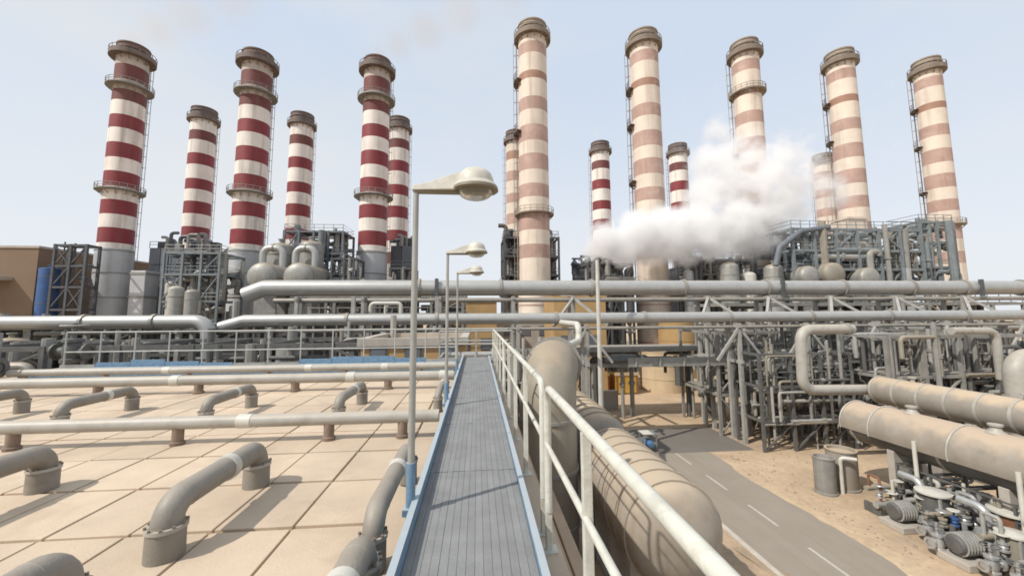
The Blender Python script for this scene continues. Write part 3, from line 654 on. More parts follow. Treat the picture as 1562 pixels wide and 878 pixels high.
# ------------------------------------------------------------------ left middle ground: second shell with ribs, racks
t = thing('evaporator_shell', 'long dark ribbed evaporator shell behind the left railing', 'evaporator', (-24, 39, 0))
m = MB(); m.b2(-52, -6, 37, 45, 0, 9.1); m.build('shell', 'castg', t, smooth=False)
for k in range(46):
    m = MB(); x = -51.5 + k * 1.0; m.b2(x - .07, x + .07, 36.6, 37.0, .5, 9.05); m.build('rib', 'steelpale' if k % 5 == 0 else 'steel', t, smooth=False)
for z in (3.2, 5.4, 7.6, 9.15):
    m = MB(); m.b2(-52, -6, 36.72, 36.98, z - .1, z + .1); m.build('girth_beam', 'steel', t, smooth=False)
frame('pipe_rack', 'low grey pipe rack seen through the bars of the left railing', 'pipe rack', -34, -4, 21, 26, [4.4, 6.8, 8.5], 9, 1, 'castg', .22, .5, False, True, 70, 11, ('cladg', 'steelpale', 'steel', 'castg', 'olive'), (.09, .28))
frame('pipe_rack', 'dark pipe rack directly below the left lower main', 'pipe rack', -46, -17, 31, 35.5, [5, 7.2, 9.2], 8, 1, 'castg', .24, .6, False, True, 60, 12, ('cladg', 'steelpale', 'steel', 'castg', 'clad'), (.1, .32))
frame('pipe_rack', 'grey rack between the upper and lower mains left of the lamps', 'pipe rack', -16.2, -1.4, 38, 44, [6, 9.4, 11.6], 5, 1, 'steel', .24, .6, True, True, 40, 13, ('cladg', 'steelpale', 'clad', 'castg'), (.1, .35))
m = MB(); t = thing('pipe_loop', 'white pipe loop shaped like a doorway above the lower main', 'pipe', (-8.2, 33, 9)); m.tube([(-8.2, 31.3, 9.0), (-8.2, 31.3, 10.75), (-5.9, 31.3, 10.75), (-5.9, 31.3, 9.0)], .15, 12, .3, 5); m.build('run', 'sleeve', t)
m = MB(); m.tube([(-7.1, 31.3, 10.75), (-7.1, 31.3, 9.3)], .09, 8); m.build('branch', 'sleeve', t)
for i, (x, y, z0, z1, r, mk) in enumerate([(-22.6, 33, 4, 8.0, 1.0, 'cladg'), (-29.5, 28, 3, 8.6, .9, 'olive'), (-12.3, 27.5, 3, 8.3, .8, 'cladg'), (-6.4, 27.8, 3, 8.5, .7, 'steelpale')]):
    v_vessel('pressure_vessel', ['grey domed vessel below the elbow of the left main', 'olive domed vessel behind the left end of the railing', 'grey domed vessel behind the middle of the railing', 'pale domed vessel behind the right end of the railing'][i], 'vessel', x, y, 0, z1, r, mk, 3, .5, group='vessels behind the railing')
# centre buildings seen between the mains
def building(name, label, x0, x1, y0, y1, h, mk, par='conc', wins=0, wz=None):
    t = thing(name, label, 'building', ((x0+x1)/2, y0, 0))
    m = MB(); m.b2(x0, x1, y0, y1, 0, h); m.build('wall', mk, t, smooth=False)
    m = MB()
    for a in ((x0-.15, x1+.15, y0-.15, y0+.25), (x0-.15, x1+.15, y1-.25, y1+.15), (x0-.15, x0+.25, y0+.25, y1-.25), (x1-.25, x1+.15, y0+.25, y1-.25)): m.b2(*a, h - .02, h + .35)
    m.build('parapet', par, t, smooth=False)
    for k in range(wins):
        x = x0 + (x1-x0) * (k + .5) / wins; z = wz or h * .6; w_ = min(1.6, (x1-x0) / wins * .5)
        m = MB(); m.b2(x - w_/2, x + w_/2, y0 - .05, y0 - .005, z - .7, z + .7); f = m.build('window', 'castg', t, smooth=False)
        m = MB(); m.b2(x - w_/2 + .08, x + w_/2 - .08, y0 - .07, y0 - .052, z - .62, z + .62); m.build('pane', 'slate', f, smooth=False)
    return t
building('ochre_building', 'ochre block between the mains right behind the lamps', -5.2, 2.3, 47, 56, 11.3, 'ochre', 'ochre', 3, 6.3)
building('ochre_building', 'ochre block between the mains right of the tallest chimney base', 9.2, 15.6, 47, 54, 11.6, 'ochre', 'ochre', 2, 6.5)
building('control_building', 'pale concrete building below the mains at the walkway end', -4.5, 16, 57, 66, 9.2, 'conc', 'conc', 8, 7.3)
building('pump_house', 'low tan pump house at the far end of the walkway', -5.5, -.6, 19.5, 24.5, 8.45, 'ochre', 'conc', 3, 7.9)
frame('access_tower', 'small grey frame at the far end of the walkway', 'steel structure', -1.6, 1.5, 17.2, 19.2, [6.0, 8.1], 2, 1, 'steelpale', .14, .6, True, True, 8, 15, ('pipe2', 'steelpale'), (.05, .12))

# ------------------------------------------------------------------ left far: building, blue tank, boiler frames
t = building('turbine_hall', 'plain brown hall cut by the left picture edge', -104, -71.3, 70, 92, 20.9, 'tan', 'conc', 0)
m = MB(); m.b2(-80, -74.6, 66.5, 70, 15.6, 16.1); m.build('canopy', 'conc', t, smooth=False)
for x in (-79.6, -75.2):
    m = MB(); m.b2(x - .2, x + .2, 66.8, 67.2, 0, 15.6); m.build('canopy_post', 'conc', t, smooth=False)
v_vessel('blue_tank', 'deep blue cylindrical tank between the brown hall and black frame', 'tank', -69.6, 70.4, 0, 17.7, 1.3, 'blued', 4, .12, bm='slate')
frame('steel_tower', 'open black steel frame left of the leftmost chimney', 'steel structure', -67.9, -63.2, 69, 71.2, [7.5, 11.0, 14.6, 18.0, 21.4], 2, 1, 'dark', .34, .75, False, False, 5, 21, ('dark', 'steel'), (.1, .25))
def clad_block(name, label, x0, x1, y0, y1, h, mk, top=6, seed=1, cat='boiler'):
    """boiler casing of sheet panels with a cluttered top"""
    rg = random.Random(seed); t = thing(name, label, cat, ((x0+x1)/2, (y0+y1)/2, 0))
    m = MB(); m.b2(x0 + .2, x1 - .2, y0 + .2, y1 - .2, 0, h - .1); m.build('core', 'dark', t, smooth=False)
    nx = max(2, round((x1-x0) / 2.2)); nz = max(2, round(h / 3.2))
    for i in range(nx):
        for k in range(nz):
            w_ = (x1-x0) / nx; z_ = h / nz; m = MB(); m.b2(x0 + w_*i + .06, x0 + w_*(i+1) - .06, y0, y0 + .2, z_*k + .06, z_*(k+1) - .06); m.build('cladding_panel', mk if rg.random() < .8 else 'dark', t, smooth=False)
    for k in range(top):
        x = rg.uniform(x0 + .6, x1 - .6); y = rg.uniform(y0, y1); hh = rg.uniform(1, 3.6); r = rg.uniform(.3, .8); c = rg.random(); m = MB()
        if c < .45: m.tube([(x, y, h - .2), (x, y, h + hh), (x + rg.choice((-1, 1)) * rg.uniform(.8, 2), y, h + hh)], r * .6, 9, r, 4)
        elif c < .7: m.lathe([(r, 0), (r, hh * .6), (r * 1.25, hh * .62), (r * 1.25, hh * .7), (r * .3, hh)], (x, y, h - .15), 12)
        else: m.box((x, y, h + hh * .35 - .1), (r * 2.4, r * 2, hh * .7))
        m.build('roof_vent', rg.choice((mk, 'dark', 'steel')), t)
    m = MB()
    for z in (h + .55, h + 1.1): m.tube([(x0, y0, z), (x1, y0, z), (x1, y1, z)], .05, 5)
    for i in range(int((x1-x0)/1.4) + 1): m.bar((x0 + i * 1.4, y0, h - .1), (x0 + i * 1.4, y0, h + 1.1), .07)
    m.build('guard_rail', 'dark', t)
    return t
clad_block('boiler_casing', 'dark slate boiler casing right of the leftmost chimney', -60.4, -52.6, 77.5, 86, 22.3, 'slate', 20, 31)
m = MB(); t = thing('flue_duct', 'pale grey upright duct against the leftmost chimney', 'duct', (-58, 74, 0)); m.b2(-59.2, -56.8, 72.5, 75.5, 0, 17.5); m.build('casing', 'sbase', t, smooth=False, bev=.1)
for z in (5, 9, 13, 17): 
    m = MB(); m.b2(-59.3, -56.7, 72.4, 75.6, z - .15, z + .15); m.build('stiffener', 'steel', t, smooth=False)
frame('boiler_structure', 'slate steel frame behind the gap right of the leftmost chimney', 'steel structure', -54.6, -47.5, 74, 79, [8, 12, 16, 20.5], 3, 1, 'slate', .32, .6, True, True, 26, 22, ('cladg', 'steel', 'dark', 'clad'), (.15, .45))
frame('boiler_structure', 'bluish steel frame below the small red chimney at left', 'steel structure', -46.2, -38.4, 62, 68, [8, 12, 16, 19.2], 3, 1, 'blueg', .3, .6, True, True, 34, 23, ('clad', 'cladg', 'steel', 'sleeve', 'dark'), (.15, .5))
clad_block('boiler_casing', 'slate boiler casing left of the second tall chimney', -54, -48.6, 81, 88, 21.5, 'slate', 8, 32)
frame('boiler_structure', 'dark steel frame with gallery behind the two silver drums', 'steel structure', -33.2, -23.4, 70, 76, [9, 13, 17, 20.5, 24.3], 4, 1, 'slate', .34, .6, True, True, 40, 24, ('dark', 'steel', 'cladg', 'blueg'), (.15, .5))
clad_block('boiler_casing', 'dark casing right behind the third tall chimney', -17.4, -13.0, 80, 86, 23.5, 'slate', 12, 33)
frame('boiler_structure', 'dark steel frame left of the third tall chimney base', 'steel structure', -22.6, -18.9, 63, 67, [8, 12, 15.5, 18.6], 2, 1, 'dark', .3, .7, True, True, 26, 25, ('dark', 'steel', 'cladg', 'clad'), (.12, .4))
frame('boiler_structure', 'dark frame with ducts right of the third tall chimney base', 'steel structure', -15.4, -11.4, 71, 76, [10, 14, 18.0], 2, 1, 'dark', .32, .6, True, True, 20, 26, ('dark', 'steel', 'cladg'), (.2, .5))
# two silver drums with white risers
for i, (x, lab) in enumerate([(-30.2, 'left of two silver drums facing the walkway below the second chimney'), (-25.3, 'right of two silver drums facing the walkway below the second chimney')]):
    h_vessel('steam_drum', lab, 'drum', (x, 58, 15.2), (x, 66, 15.2), 2.0, 'cladg', 'twin silver steam drums', 3, 'steel', True, 0., 0, 30, 'steel')
    t = v_vessel('riser_tower', ['left', 'right'][i] + ' upright silver vessel with a white riser above the drum', 'vessel', x - 2.2, 67.5, 0, 21.6 + i * .4, 1.9, 'cladg', 5, .4, group='upright silver vessels above the drums')
    pipe_thing('riser_pipe', ['left', 'right'][i] + ' white hooked riser pipe above the silver drums', [(x - 3.4, 64.5, 17.0), (x - 3.4, 64.5, 20.3), (x - .4, 64.5, 20.3), (x - .4, 64.5, 11)], .52, 'clad', bend=1.1, group='white hooked risers', sleeves=[((x - 1.9, 64.5, 20.3), 'X')], flange='cladg')
# low silver ducts and small gear along the base of the left stacks
for i, (x, y, z1, r, k) in enumerate([(-41.3, 58, 13.9, .9, 'pipe2'), (-38.9, 57.5, 13.4, .8, 'cladg'), (-16.9, 60, 15, .7, 'cladg')]):
    v_vessel('silver_vessel', ['pale domed vessel below the small red chimney at left', 'small grey vessel left of the silver drums', 'slim grey vessel left of the third tall chimney base'][i], 'vessel', x, y, 0, z1, r, k, 4, .6, group='pale vessels among the boilers')

# ------------------------------------------------------------------ centre and right far
frame('boiler_structure', 'dark frame behind the tallest cream chimney base', 'steel structure', 4.9, 15.2, 72, 79, [9, 13.5, 17, 20.5, 24], 3, 1, 'dark', .36, .5, True, True, 40, 41, ('dark', 'steel', 'rim', 'cladg'), (.2, .6), skip=())
clad_block('boiler_casing', 'dark casing left behind the tallest cream chimney', 5.3, 8.0, 80, 86, 25.6, 'rim', 6, 42)
clad_block('boiler_casing', 'dark casing right behind the tallest cream chimney', 13.8, 16.4, 80, 86, 25.0, 'rim', 5, 43)
frame('boiler_structure', 'dark frame under the left end of the steam', 'steel structure', 17.8, 25.2, 62, 68, [9, 13.5, 17.9], 4, 1, 'dark', .32, .4, True, True, 40, 44, ('dark', 'steel', 'cladg', 'steelpale'), (.2, .5))
clad_block('boiler_casing', 'dark casing under the left end of the steam', 18.4, 26, 70, 76, 17.5, 'slate', 10, 45)
frame('boiler_structure', 'grey frame under the middle of the steam', 'steel structure', 35, 44.5, 60, 66, [8, 12, 16, 18.4], 4, 1, 'steel', .32, .5, True, True, 46, 46, ('dark', 'steel', 'cladg', 'clad', 'olive'), (.2, .55))
clad_block('boiler_casing', 'dark casing under the middle of the steam', 36.5, 45.5, 68, 75, 18.2, 'slate', 10, 47)
for i, (x, y, z1, r, mk) in enumerate([(38.2, 56.5, 17.4, 1.3, 'cladg'), (41.6, 57, 16, 1.1, 'sleeve'), (44.5, 55.4, 17, 1.3, 'cladg'), (33.7, 60, 16.6, .8, 'clad')]):
    v_vessel('silver_vessel', ['grey domed vessel under the steam, left one', 'pale small vessel between two grey ones under the steam', 'grey domed vessel left of the blue grey frame', 'slim silver vessel beside the chimney in the steam'][i], 'vessel', x, y, 0, z1, r, mk, 4, .6, group='vessels under the steam')
frame('boiler_structure', 'large blue grey steel frame with galleries at right', 'steel structure', 46.3, 67.3, 53.5, 61.5, [8.5, 12.5, 16.2, 19.0, 22.2], 6, 2, 'blueg', .38, .35, True, True, 90, 51, ('cladg', 'steel', 'slate', 'blueg', 'olive', 'clad'), (.2, .6))
frame('boiler_structure', 'blue grey ladder tower at the right end of the large frame', 'steel structure', 71.8, 77.8, 57, 62, [9, 13, 17, 21, 24.4], 2, 1, 'blueg', .36, .6, True, True, 34, 52, ('blueg', 'steel', 'cladg', 'slate'), (.15, .5))
clad_block('boiler_casing', 'slate casing inside the large blue grey frame', 52, 66, 62.5, 66, 20.5, 'slate', 14, 53)
for i, (x, z, r) in enumerate([(47.6, 14.9, 1.5), (51.4, 15.2, 1.7), (57.0, 14.6, 1.6)]):
    h_vessel('steam_drum', ['left pale drum end in the large blue grey frame', 'middle pale drum end in the large blue grey frame', 'right grey drum end in the large blue grey frame'][i], 'drum', (x, 52.4, z), (x, 60, z), r, 'cladg' if i != 1 else 'olive', 'drums in the blue grey frame', 2, 'steel', True, 0., 0, 28, 'steel')
clad_block('boiler_casing', 'grey green casing in the right half of the blue grey frame', 59.2, 66.5, 54.6, 60, 16.1, 'olive', 0, 54)
building('penthouse', 'small cream plant room on top behind the large frame', 65.0, 68.6, 62.6, 66, 26.0, 'cream', 'cream', 0)
pipe_thing('flue_pipe', 'sloped slate gallery pipe at the upper left of the blue grey frame', [(43.2, 53.2, 16.5), (44.0, 53.2, 19.2), (47.5, 53.2, 21.6), (52, 53.2, 22.3)], .4, 'slate', bend=.6)

# ------------------------------------------------------------------ right rack below the mains
frame('pipe_rack', 'dense grey pipe rack on tall columns right of the road', 'pipe rack', 19.6, 47, 31.2, 37, [3.3, 5.9, 8.3], 11, 1, 'steel', .22, 1., False, True, 190, 61, ('cladg', 'steel', 'steelpale', 'castg', 'castg', 'steel', 'pipe2'), (.05, .2))
frame('pipe_rack', 'long elevated rack crossing above the road at the junction', 'pipe rack', 6.5, 21.8, 36.5, 39.5, [5.2, 6.6], 1, 1, 'steel', .36, 0., False, True, 14, 62, ('steel', 'cladg', 'castg', 'steelpale'), (.1, .3))
frame('pipe_rack', 'farther pipe rack behind the dense one at right', 'pipe rack', 27, 64, 41, 47, [4.5, 8, 10.8], 9, 1, 'steel', .3, .6, True, True, 90, 63, ('cladg', 'steel', 'castg', 'olive', 'steelpale'), (.12, .45))
frame('valve_station', 'low open frame crowded with pipes at the foot of the dense rack', 'steel structure', 20.4, 27.5, 27.4, 30.2, [2.2, 4.6, 6.9], 3, 1, 'castg', .2, .5, False, False, 90, 64, ('castg', 'steelpale', 'castg', 'olive', 'steel'), (.05, .14))
frame('valve_station', 'open pipe frame behind the long dusty vessel', 'steel structure', 28.6, 40, 25.6, 29.2, [3, 5.4, 8.2], 4, 1, 'steel', .22, .5, False, True, 110, 65, ('castg', 'steelpale', 'castg', 'olive', 'steel'), (.05, .17))
m = MB(); t = thing('slab_deck', 'dark walkway girder across the right rack at mid height', 'girder', (22, 30.9, 6)); m.b2(12, 47, 30.95, 31.1, 5.6, 6.3); m.build('web', 'steel', t, smooth=False)
for k in range(18):
    m = MB(); x = 12.6 + k * 2; m.b2(x - .05, x + .05, 30.85, 30.95, 5.62, 6.28); m.build('stiffener', 'steelpale', t, smooth=False)
# tan tanks
def roof_tank(x, y, r, h, label, mk):
    t = thing('storage_tank', label, 'tank', (x, y, 0), 'tan storage tanks')
    m = MB(); m.lathe([(r, 0), (r, h), (r * 1.02, h), (r * 1.02, h + .12), (r * .5, h + .35), (0, h + .5)], (x, y, 0), 40); m.build('shell', mk, t)
    for z in (h * .33, h * .66, h * .97):
        m = MB(); m.lathe([(r * .995, -.07), (r * 1.015, -.07), (r * 1.015, .07), (r * .995, .07)], (x, y, z), 40); m.build('course_ring', mk, t)
roof_tank(23.9, 50, 2.8, 5.0, 'pale tan round tank beyond the road under the rack', 'tanklt')
roof_tank(31.5, 60, 3.0, 8.4, 'taller ochre round tank behind the pale tan one', 'ochre')
# skips
for i, (x0, x1, mk, lab) in enumerate([(13.2, 16.0, 'orange', 'orange open container beyond the duct elbow'), (16.7, 19.6, 'yellow', 'yellow orange open container next to the orange one')]):
    t = thing('skip_container', lab, 'container', ((x0+x1)/2, 49, 0), 'open containers'); m = MB()
    m.b2(x0, x1, 47.6, 50.2, .15, .3); m.b2(x0, x1, 47.6, 47.7, .3, 2.3); m.b2(x0, x1, 50.1, 50.2, .3, 2.3); m.b2(x0, x0 + .1, 47.7, 50.1, .3, 2.3); m.b2(x1 - .1, x1, 47.7, 50.1, .3, 2.3); m.build('body', mk, t, smooth=False)
    m = MB(); m.b2(x0 - .06, x1 + .06, 47.5, 47.62, 2.25, 2.6); m.build('rim', 'tanklt', t, smooth=False)
    for k in range(4):
        m = MB(); x = x0 + .2 + (x1 - x0 - .4) * k / 3; m.b2(x - .06, x + .06, 47.5, 47.6, .15, 2.25); m.build('rib', 'rust', t, smooth=False)
# big domed vessel right of the walkway
EP = [(3.0, 17.0, 0), (3.0, 17.0, 7.45), (3.55, 17.35, 7.45), (3.95, 20.0, 7.45)]
t = pipe_thing('duct_elbow', 'big squat grey duct elbow just right of the walkway rail', [EP[0], EP[1], EP[3]], 1.2, 'olive', 'duct', bend=1.5, n=36)
for z in (1.5, 3.6, 5.6):
    m = MB(); m.lathe([(1.19, -.06), (1.26, -.06), (1.26, .06), (1.19, .06)], (3.0, 17.0, z), 32); m.build('ring', 'steel', t)
m = MB(); d_ = (Vector(EP[3]) - Vector(EP[1])).normalized(); p_ = Vector(EP[1]) + d_ * 2.3; m.tube([p_, p_ + d_ * .12], 1.34, 36); m.tube([p_ + d_ * .2, p_ + d_ * .32], 1.34, 36); m.build('flange_pair', 'steel', t)
m = MB(); m.b2(1.9, 4.1, 15.9, 18.1, 0, .35); m.build('plinth', 'conc', t, smooth=False, bev=.03)
m = MB(); m.b2(3.2, 4.4, 19.2, 19.6, 0, 6.3); m.build('support', 'steel', t, smooth=False)
for i, (y0, y1, x) in enumerate([(12.1, 17.5, 5.9), (20.4, 26.2, 6.2)]):
    h_vessel('dusty_drum', ['nearer sand covered drum lying low beside the walkway, behind the rail', 'farther pale drum lying low beside the walkway, behind the rail'][i], 'drum', (x, y0, 3.35), (x, y1, 3.35), 1.5, 'dusty' if i == 0 else 'vessl', 'drums lying beside the walkway', 7, 'dusty', True, 0., 0, 36)
pipe_thing('vent_pipe', 'white swan neck pipe dropping from the lower main to the duct elbow', [(6.35, 29.6, 9.2), (6.35, 24.5, 9.2), (6.35, 24.5, 8.2), (4.2, 19.4, 8.2)], .2, 'sleeve', bend=.5)
# structures low to the right of the walkway
frame('valve_station', 'pale pipe frame behind the duct elbow near the walkway end', 'steel structure', .9, 3.6, 19.5, 24, [3, 5.5, 7.8], 2, 1, 'steelpale', .16, .6, False, False, 26, 66, ('pipe2', 'steelpale', 'castg', 'olive', 'brown'), (.06, .2))
m = MB(); m.b2(6.4, 14.5, 40.5, 41.0, 0, 1.9); o = m.build('low_wall', 'conc', smooth=False, bev=.03); tag(o, 'low concrete wall beyond the sand patch', 'wall')
m = MB(); m.b2(2.4, 2.75, 6, 27, 0, 3.6); o = m.build('side_wall', 'blockwall', smooth=False, bev=.03); tag(o, 'brown retaining wall down beside the walkway block', 'wall')

# ------------------------------------------------------------------ bent pipes, dusty vessels on the right
pipe_thing('expansion_loop', 'grey C shaped expansion loop left of the dusty vessels', [(25.0, 24.5, 8.75), (21.3, 24.5, 8.75), (21.15, 24.5, 4.85), (27, 24.5, 4.75)], .33, 'pipe2', bend=.75, sleeves=[((24.6, 24.5, 8.75), 'X')], n=18)
pipe_thing('expansion_loop', 'smaller grey bent pipe near the right picture edge', [(32.5, 24.6, 8.55), (35.9, 24.6, 8.5), (35.9, 24.6, 5.2)], .25, 'pipe2', bend=.6, n=14)
pipe_thing('elbow_pipe', 'thick pale elbow pipe at the right picture edge', [(44, 23.6, 6.75), (35.6, 23.6, 6.75), (35.6, 23.6, 0)], .62, 'pipe2', bend=1.1, sleeves=[((35.6, 23.6, 4.2), 'Z')], n=20)
hx = h_vessel('heat_exchanger', 'long dusty horizontal vessel at right with sand coloured cover', 'vessel', (22.2, 8.5, 3.55), (22.2, 21.6, 3.55), 1.06, 'vess', None, 4, 'pipe2', True, 0., 0, 32)
for y0, y1, rc in ((8.6, 12.9, 1.2), (12.94, 16.6, 1.2), (16.64, 20.2, 1.2), (20.24, 21.9, 1.13)):
    m = MB(); k = 22
    for y in (y0, y1):
        for rr in (rc, rc - .05):
            for j in range(k + 1):
                a = R(-14) + R(208) * j / k; m.v.append((22.2 + rr * math.cos(a), y, 3.55 + rr * math.sin(a)))
    q = k + 1
    for j in range(k):
        m._q([(j, j+1, 2*q+j+1, 2*q+j), (q+j+1, q+j, 3*q+j, 3*q+j+1), (j+1, j, q+j, q+j+1), (2*q+j, 2*q+j+1, 3*q+j+1, 3*q+j)])
    m._q([(0, 2*q, 3*q, q), (k, q+k, 3*q+k, 2*q+k)])
    m.build('cover_sheet', 'cover', hx)
    m = MB(); m.tube([(22.2 + (rc + .02) * math.cos(R(-14) + R(208) * j / 24), y1, 3.55 + (rc + .02) * math.sin(R(-14) + R(208) * j / 24)) for j in range(25)], .05, 6); m.build('cover_strap', 'pipe2', hx)
for y in (10.6, 13.8, 15.6, 18.9):
    m = MB(); m.lathe([(.34, 0), (.2, .12), (.16, .3), (.24, .3), (.24, .38), (0, .4)], (22.2, y, 4.72), 14); m.build('nozzle', 'pipe2', hx)
h_vessel('heat_exchanger', 'pale dusty vessel lying behind the long one at right', 'vessel', (26.1, 9, 4.85), (26.1, 24, 4.85), .85, 'vessl', None, 12, 'pipe2', True, 0., 3, 28)
# upright straps / steam tracing on the near vessel
for i, y in enumerate((14.2, 17.9)):
    pipe_thing('drain_pipe', ['nearer', 'farther'][i] + ' pale drain pipe strapped to the long dusty vessel', [(20.95, y, 3.7), (20.95, y, .4), (20.2, y - .6, .4)], .09, 'sleeve', bend=.2, n=10, group='drain pipes on the dusty vessel')
# two round bins
for i, (x, y, r, h, lab) in enumerate([(19.2, 21.2, .5, 1.85, 'narrow grey round drum on the sand beside the road'), (20.75, 21.7, .72, 2.05, 'wider tan round drum behind the narrow grey one')]):
    t = thing('steel_drum', lab, 'drum', (x, y, 0), 'round drums beside the road'); m = MB()
    m.lathe([(r * .98, 0), (r, .05), (r, h), (r * 1.06, h), (r * 1.06, h + .07), (r * .9, h + .07), (r * .88, h - .1), (0, h - .1)], (x, y, 0), 24); m.build('shell', 'steel' if i == 0 else 'vessl', t)
    m = MB(); m.lathe([(r, 0), (r * 1.08, 0), (r * 1.08, .1), (r, .12)], (x, y, .0), 24); m.build('foot_ring', 'steel', t)
pipe_thing('stand_pipe', 'pale stand pipe between the two round drums', [(20.0, 21.0, 0), (20.0, 21.0, 1.9), (20.6, 20.6, 1.9)], .1, 'sleeve', bend=.2, n=10)
# pump with white cover by the crossing
t = thing('pump_cart', 'small blue pump under a pale cover at the road crossing', 'pump', (12.4, 28.8, 0))
m = MB(); m.b2(12.1, 12.7, 28.5, 29.1, .3, .75); m.build('housing', 'pump', t, smooth=False, bev=.06)
m = MB(); m.b2(11.9, 12.95, 28.3, 29.3, 1.2, 1.24); m.build('cover', 'sleeve', t, smooth=False)
for x in (11.97, 12.88):
    for y in (28.38, 29.22): m = MB(); m.b2(x - .03, x + .03, y - .03, y + .03, 0, 1.2); m.build('leg', 'steel', t, smooth=False)
m = MB(); m.lathe([(.0, 0), (.19, .02), (.22, .08), (.22, .4), (.16, .45), (0, .45)], (12.4, 28.1, .55), 16, 'Y'); m.build('motor', 'pump', t)
m = MB(); m.tube([(12.1, 28.8, .5), (11.6, 28.8, .5), (11.6, 28.8, .05), (10.6, 28.4, .05)], .06, 8, .12); m.build('hose', 'castg', t)
# ------------------------------------------------------------------ pump and valve skids, bottom right
def pump_skid(x, y, label, rz=0., s=1.):
    t = thing('pump_skid', label, 'pump', (x, y, 0), 'pump skids below the dusty vessel'); B = lambda mm, nm, k, **q: mm.build(nm, k, t, **q)
    m = MB(); m.box((x, y, .14), (2.4 * s, 1.1 * s, .28)); B(m, 'plinth', 'conc', smooth=False, bev=.03)
    m = MB(); m.lathe([(0, -.6), (.3, -.6), (.36, -.52), (.36, .3), (.3, .36), (.12, .38), (.1, .75)], (x - .45 * s, y, .75), 18, 'X'); B(m, 'motor', 'castg')
    for k in range(6):
        m = MB(); m.lathe([(.36, -.02), (.42, -.02), (.42, .02), (.36, .02)], (x - .9 * s + k * .13, y, .75), 16, 'X'); B(m, 'fin', 'steelpale')
    m = MB(); m.lathe([(0, -.22), (.3, -.22), (.48, -.1), (.48, .1), (.3, .22), (.2, .24), (.2, .5), (.34, .5), (.34, .58), (0, .58)], (x + .55 * s, y, .8), 20, 'X'); B(m, 'volute', 'chrome')
    m = MB(); m.tube([(x + .55 * s, y, 1.2), (x + .55 * s, y, 2.0), (x + .55 * s, y + .9, 2.0)], .16, 12, .3, 5); m.lathe([(.16, 0), (.29, 0), (.29, .1), (.16, .1)], (x + .55 * s, y, 1.45), 14); B(m, 'discharge', 'chrome')
def pipe_bundle(x, y, seed, label):
    rg = random.Random(seed); t = thing('valve_manifold', label, 'manifold', (x, y, 0), 'valve manifolds below the dusty vessel')
    m = MB(); m.tube([(x - 1.6, y, .55), (x + 1.7, y, .55)], .16, 12); m.build('header', rg.choice(('chrome', 'castg')), t)
    m = MB(); m.tube([(x - 1.5, y + .55, 1.1), (x + 1.7, y + .55, 1.1)], .12, 12); m.build('header', rg.choice(('chrome', 'olive', 'steelpale')), t)
    for k in range(6):
        xx = x - 1.3 + .52 * k; zt = rg.uniform(1.0, 2.1); m = MB(); dy = rg.uniform(-.6, .3)
        m.tube([(xx, y, .55), (xx, y, zt), (xx, y + .55, zt), (xx, y + .55, 1.1)] if rg.random() < .6 else [(xx, y, .55), (xx, y + dy, .55), (xx, y + dy, zt)], rg.uniform(.05, .1), 9, .12, 4)
        m.build('branch', rg.choice(('chrome', 'steelpale', 'castg', 'sleeve', 'rust')), t)
        r = rg.uniform(.12, .2); m = MB(); z = rg.uniform(.6, 1.2)
        m.lathe([(r * .6, -.16), (r * 1.15, -.16), (r * 1.15, -.1), (r * .7, -.09), (r, 0), (r * .7, .09), (r * 1.15, .1), (r * 1.15, .16), (r * .3, .17), (r * .25, .45), (0, .45)], (xx, y + rg.uniform(-.1, .1), z), 12); v = m.build('valve', rg.choice(('castg', 'chrome', 'olive', 'blued')), t)
        m = MB(); m.lathe([(r * .1, -.015), (r * 1.5, -.02), (r * 1.6, 0), (r * 1.5, .02), (r * .1, .015)], (xx, y, z + .45), 14); m.build('handwheel', rg.choice(('sleeve', 'chrome', 'castg')), v)
    for xx in (x - 1.4, x + 1.5):
        m = MB(); m.b2(xx - .07, xx + .07, y - .1, y + .75, 0, .45); m.build('support', 'castg', t, smooth=False)
W_ = [(21.0, 18.6), (21.6, 17.2), (20.9, 15.9), (22.6, 15.2), (21.2, 14.2), (23.2, 13.2), (21.9, 12.2), (24.0, 16.6), (20.9, 11.0), (23.2, 11.2), (20.6, 12.6), (22.4, 18.0)]
TF = ['farthest'] + [q + ' farthest' for q in TL[1:]]
W_.sort(key=lambda p: -p[1])
for i, (x, y) in enumerate(W_):
    pipe_bundle(x, y, 70 + i, TF[i] + ' silver valve manifold under the long dusty vessel')
for i, (x, y) in enumerate([(20.2, 17.6), (19.9, 15.0), (20.0, 13.0)]):
    pump_skid(x, y, ['farthest', 'middle', 'nearest'][i] + ' silver pump on a concrete plinth at the sand edge')
for i, (x, y) in enumerate([(22.0, 19.8), (19.6, 16.5), (18.9, 15.6), (19.2, 14.1), (18.7, 13.0)]):
    hand_valve(x, y, 0., TF[i] + ' upright silver hand valve at the edge of the sand', 1.25, .17, 'chrome', 'hand valves at the edge of the sand')

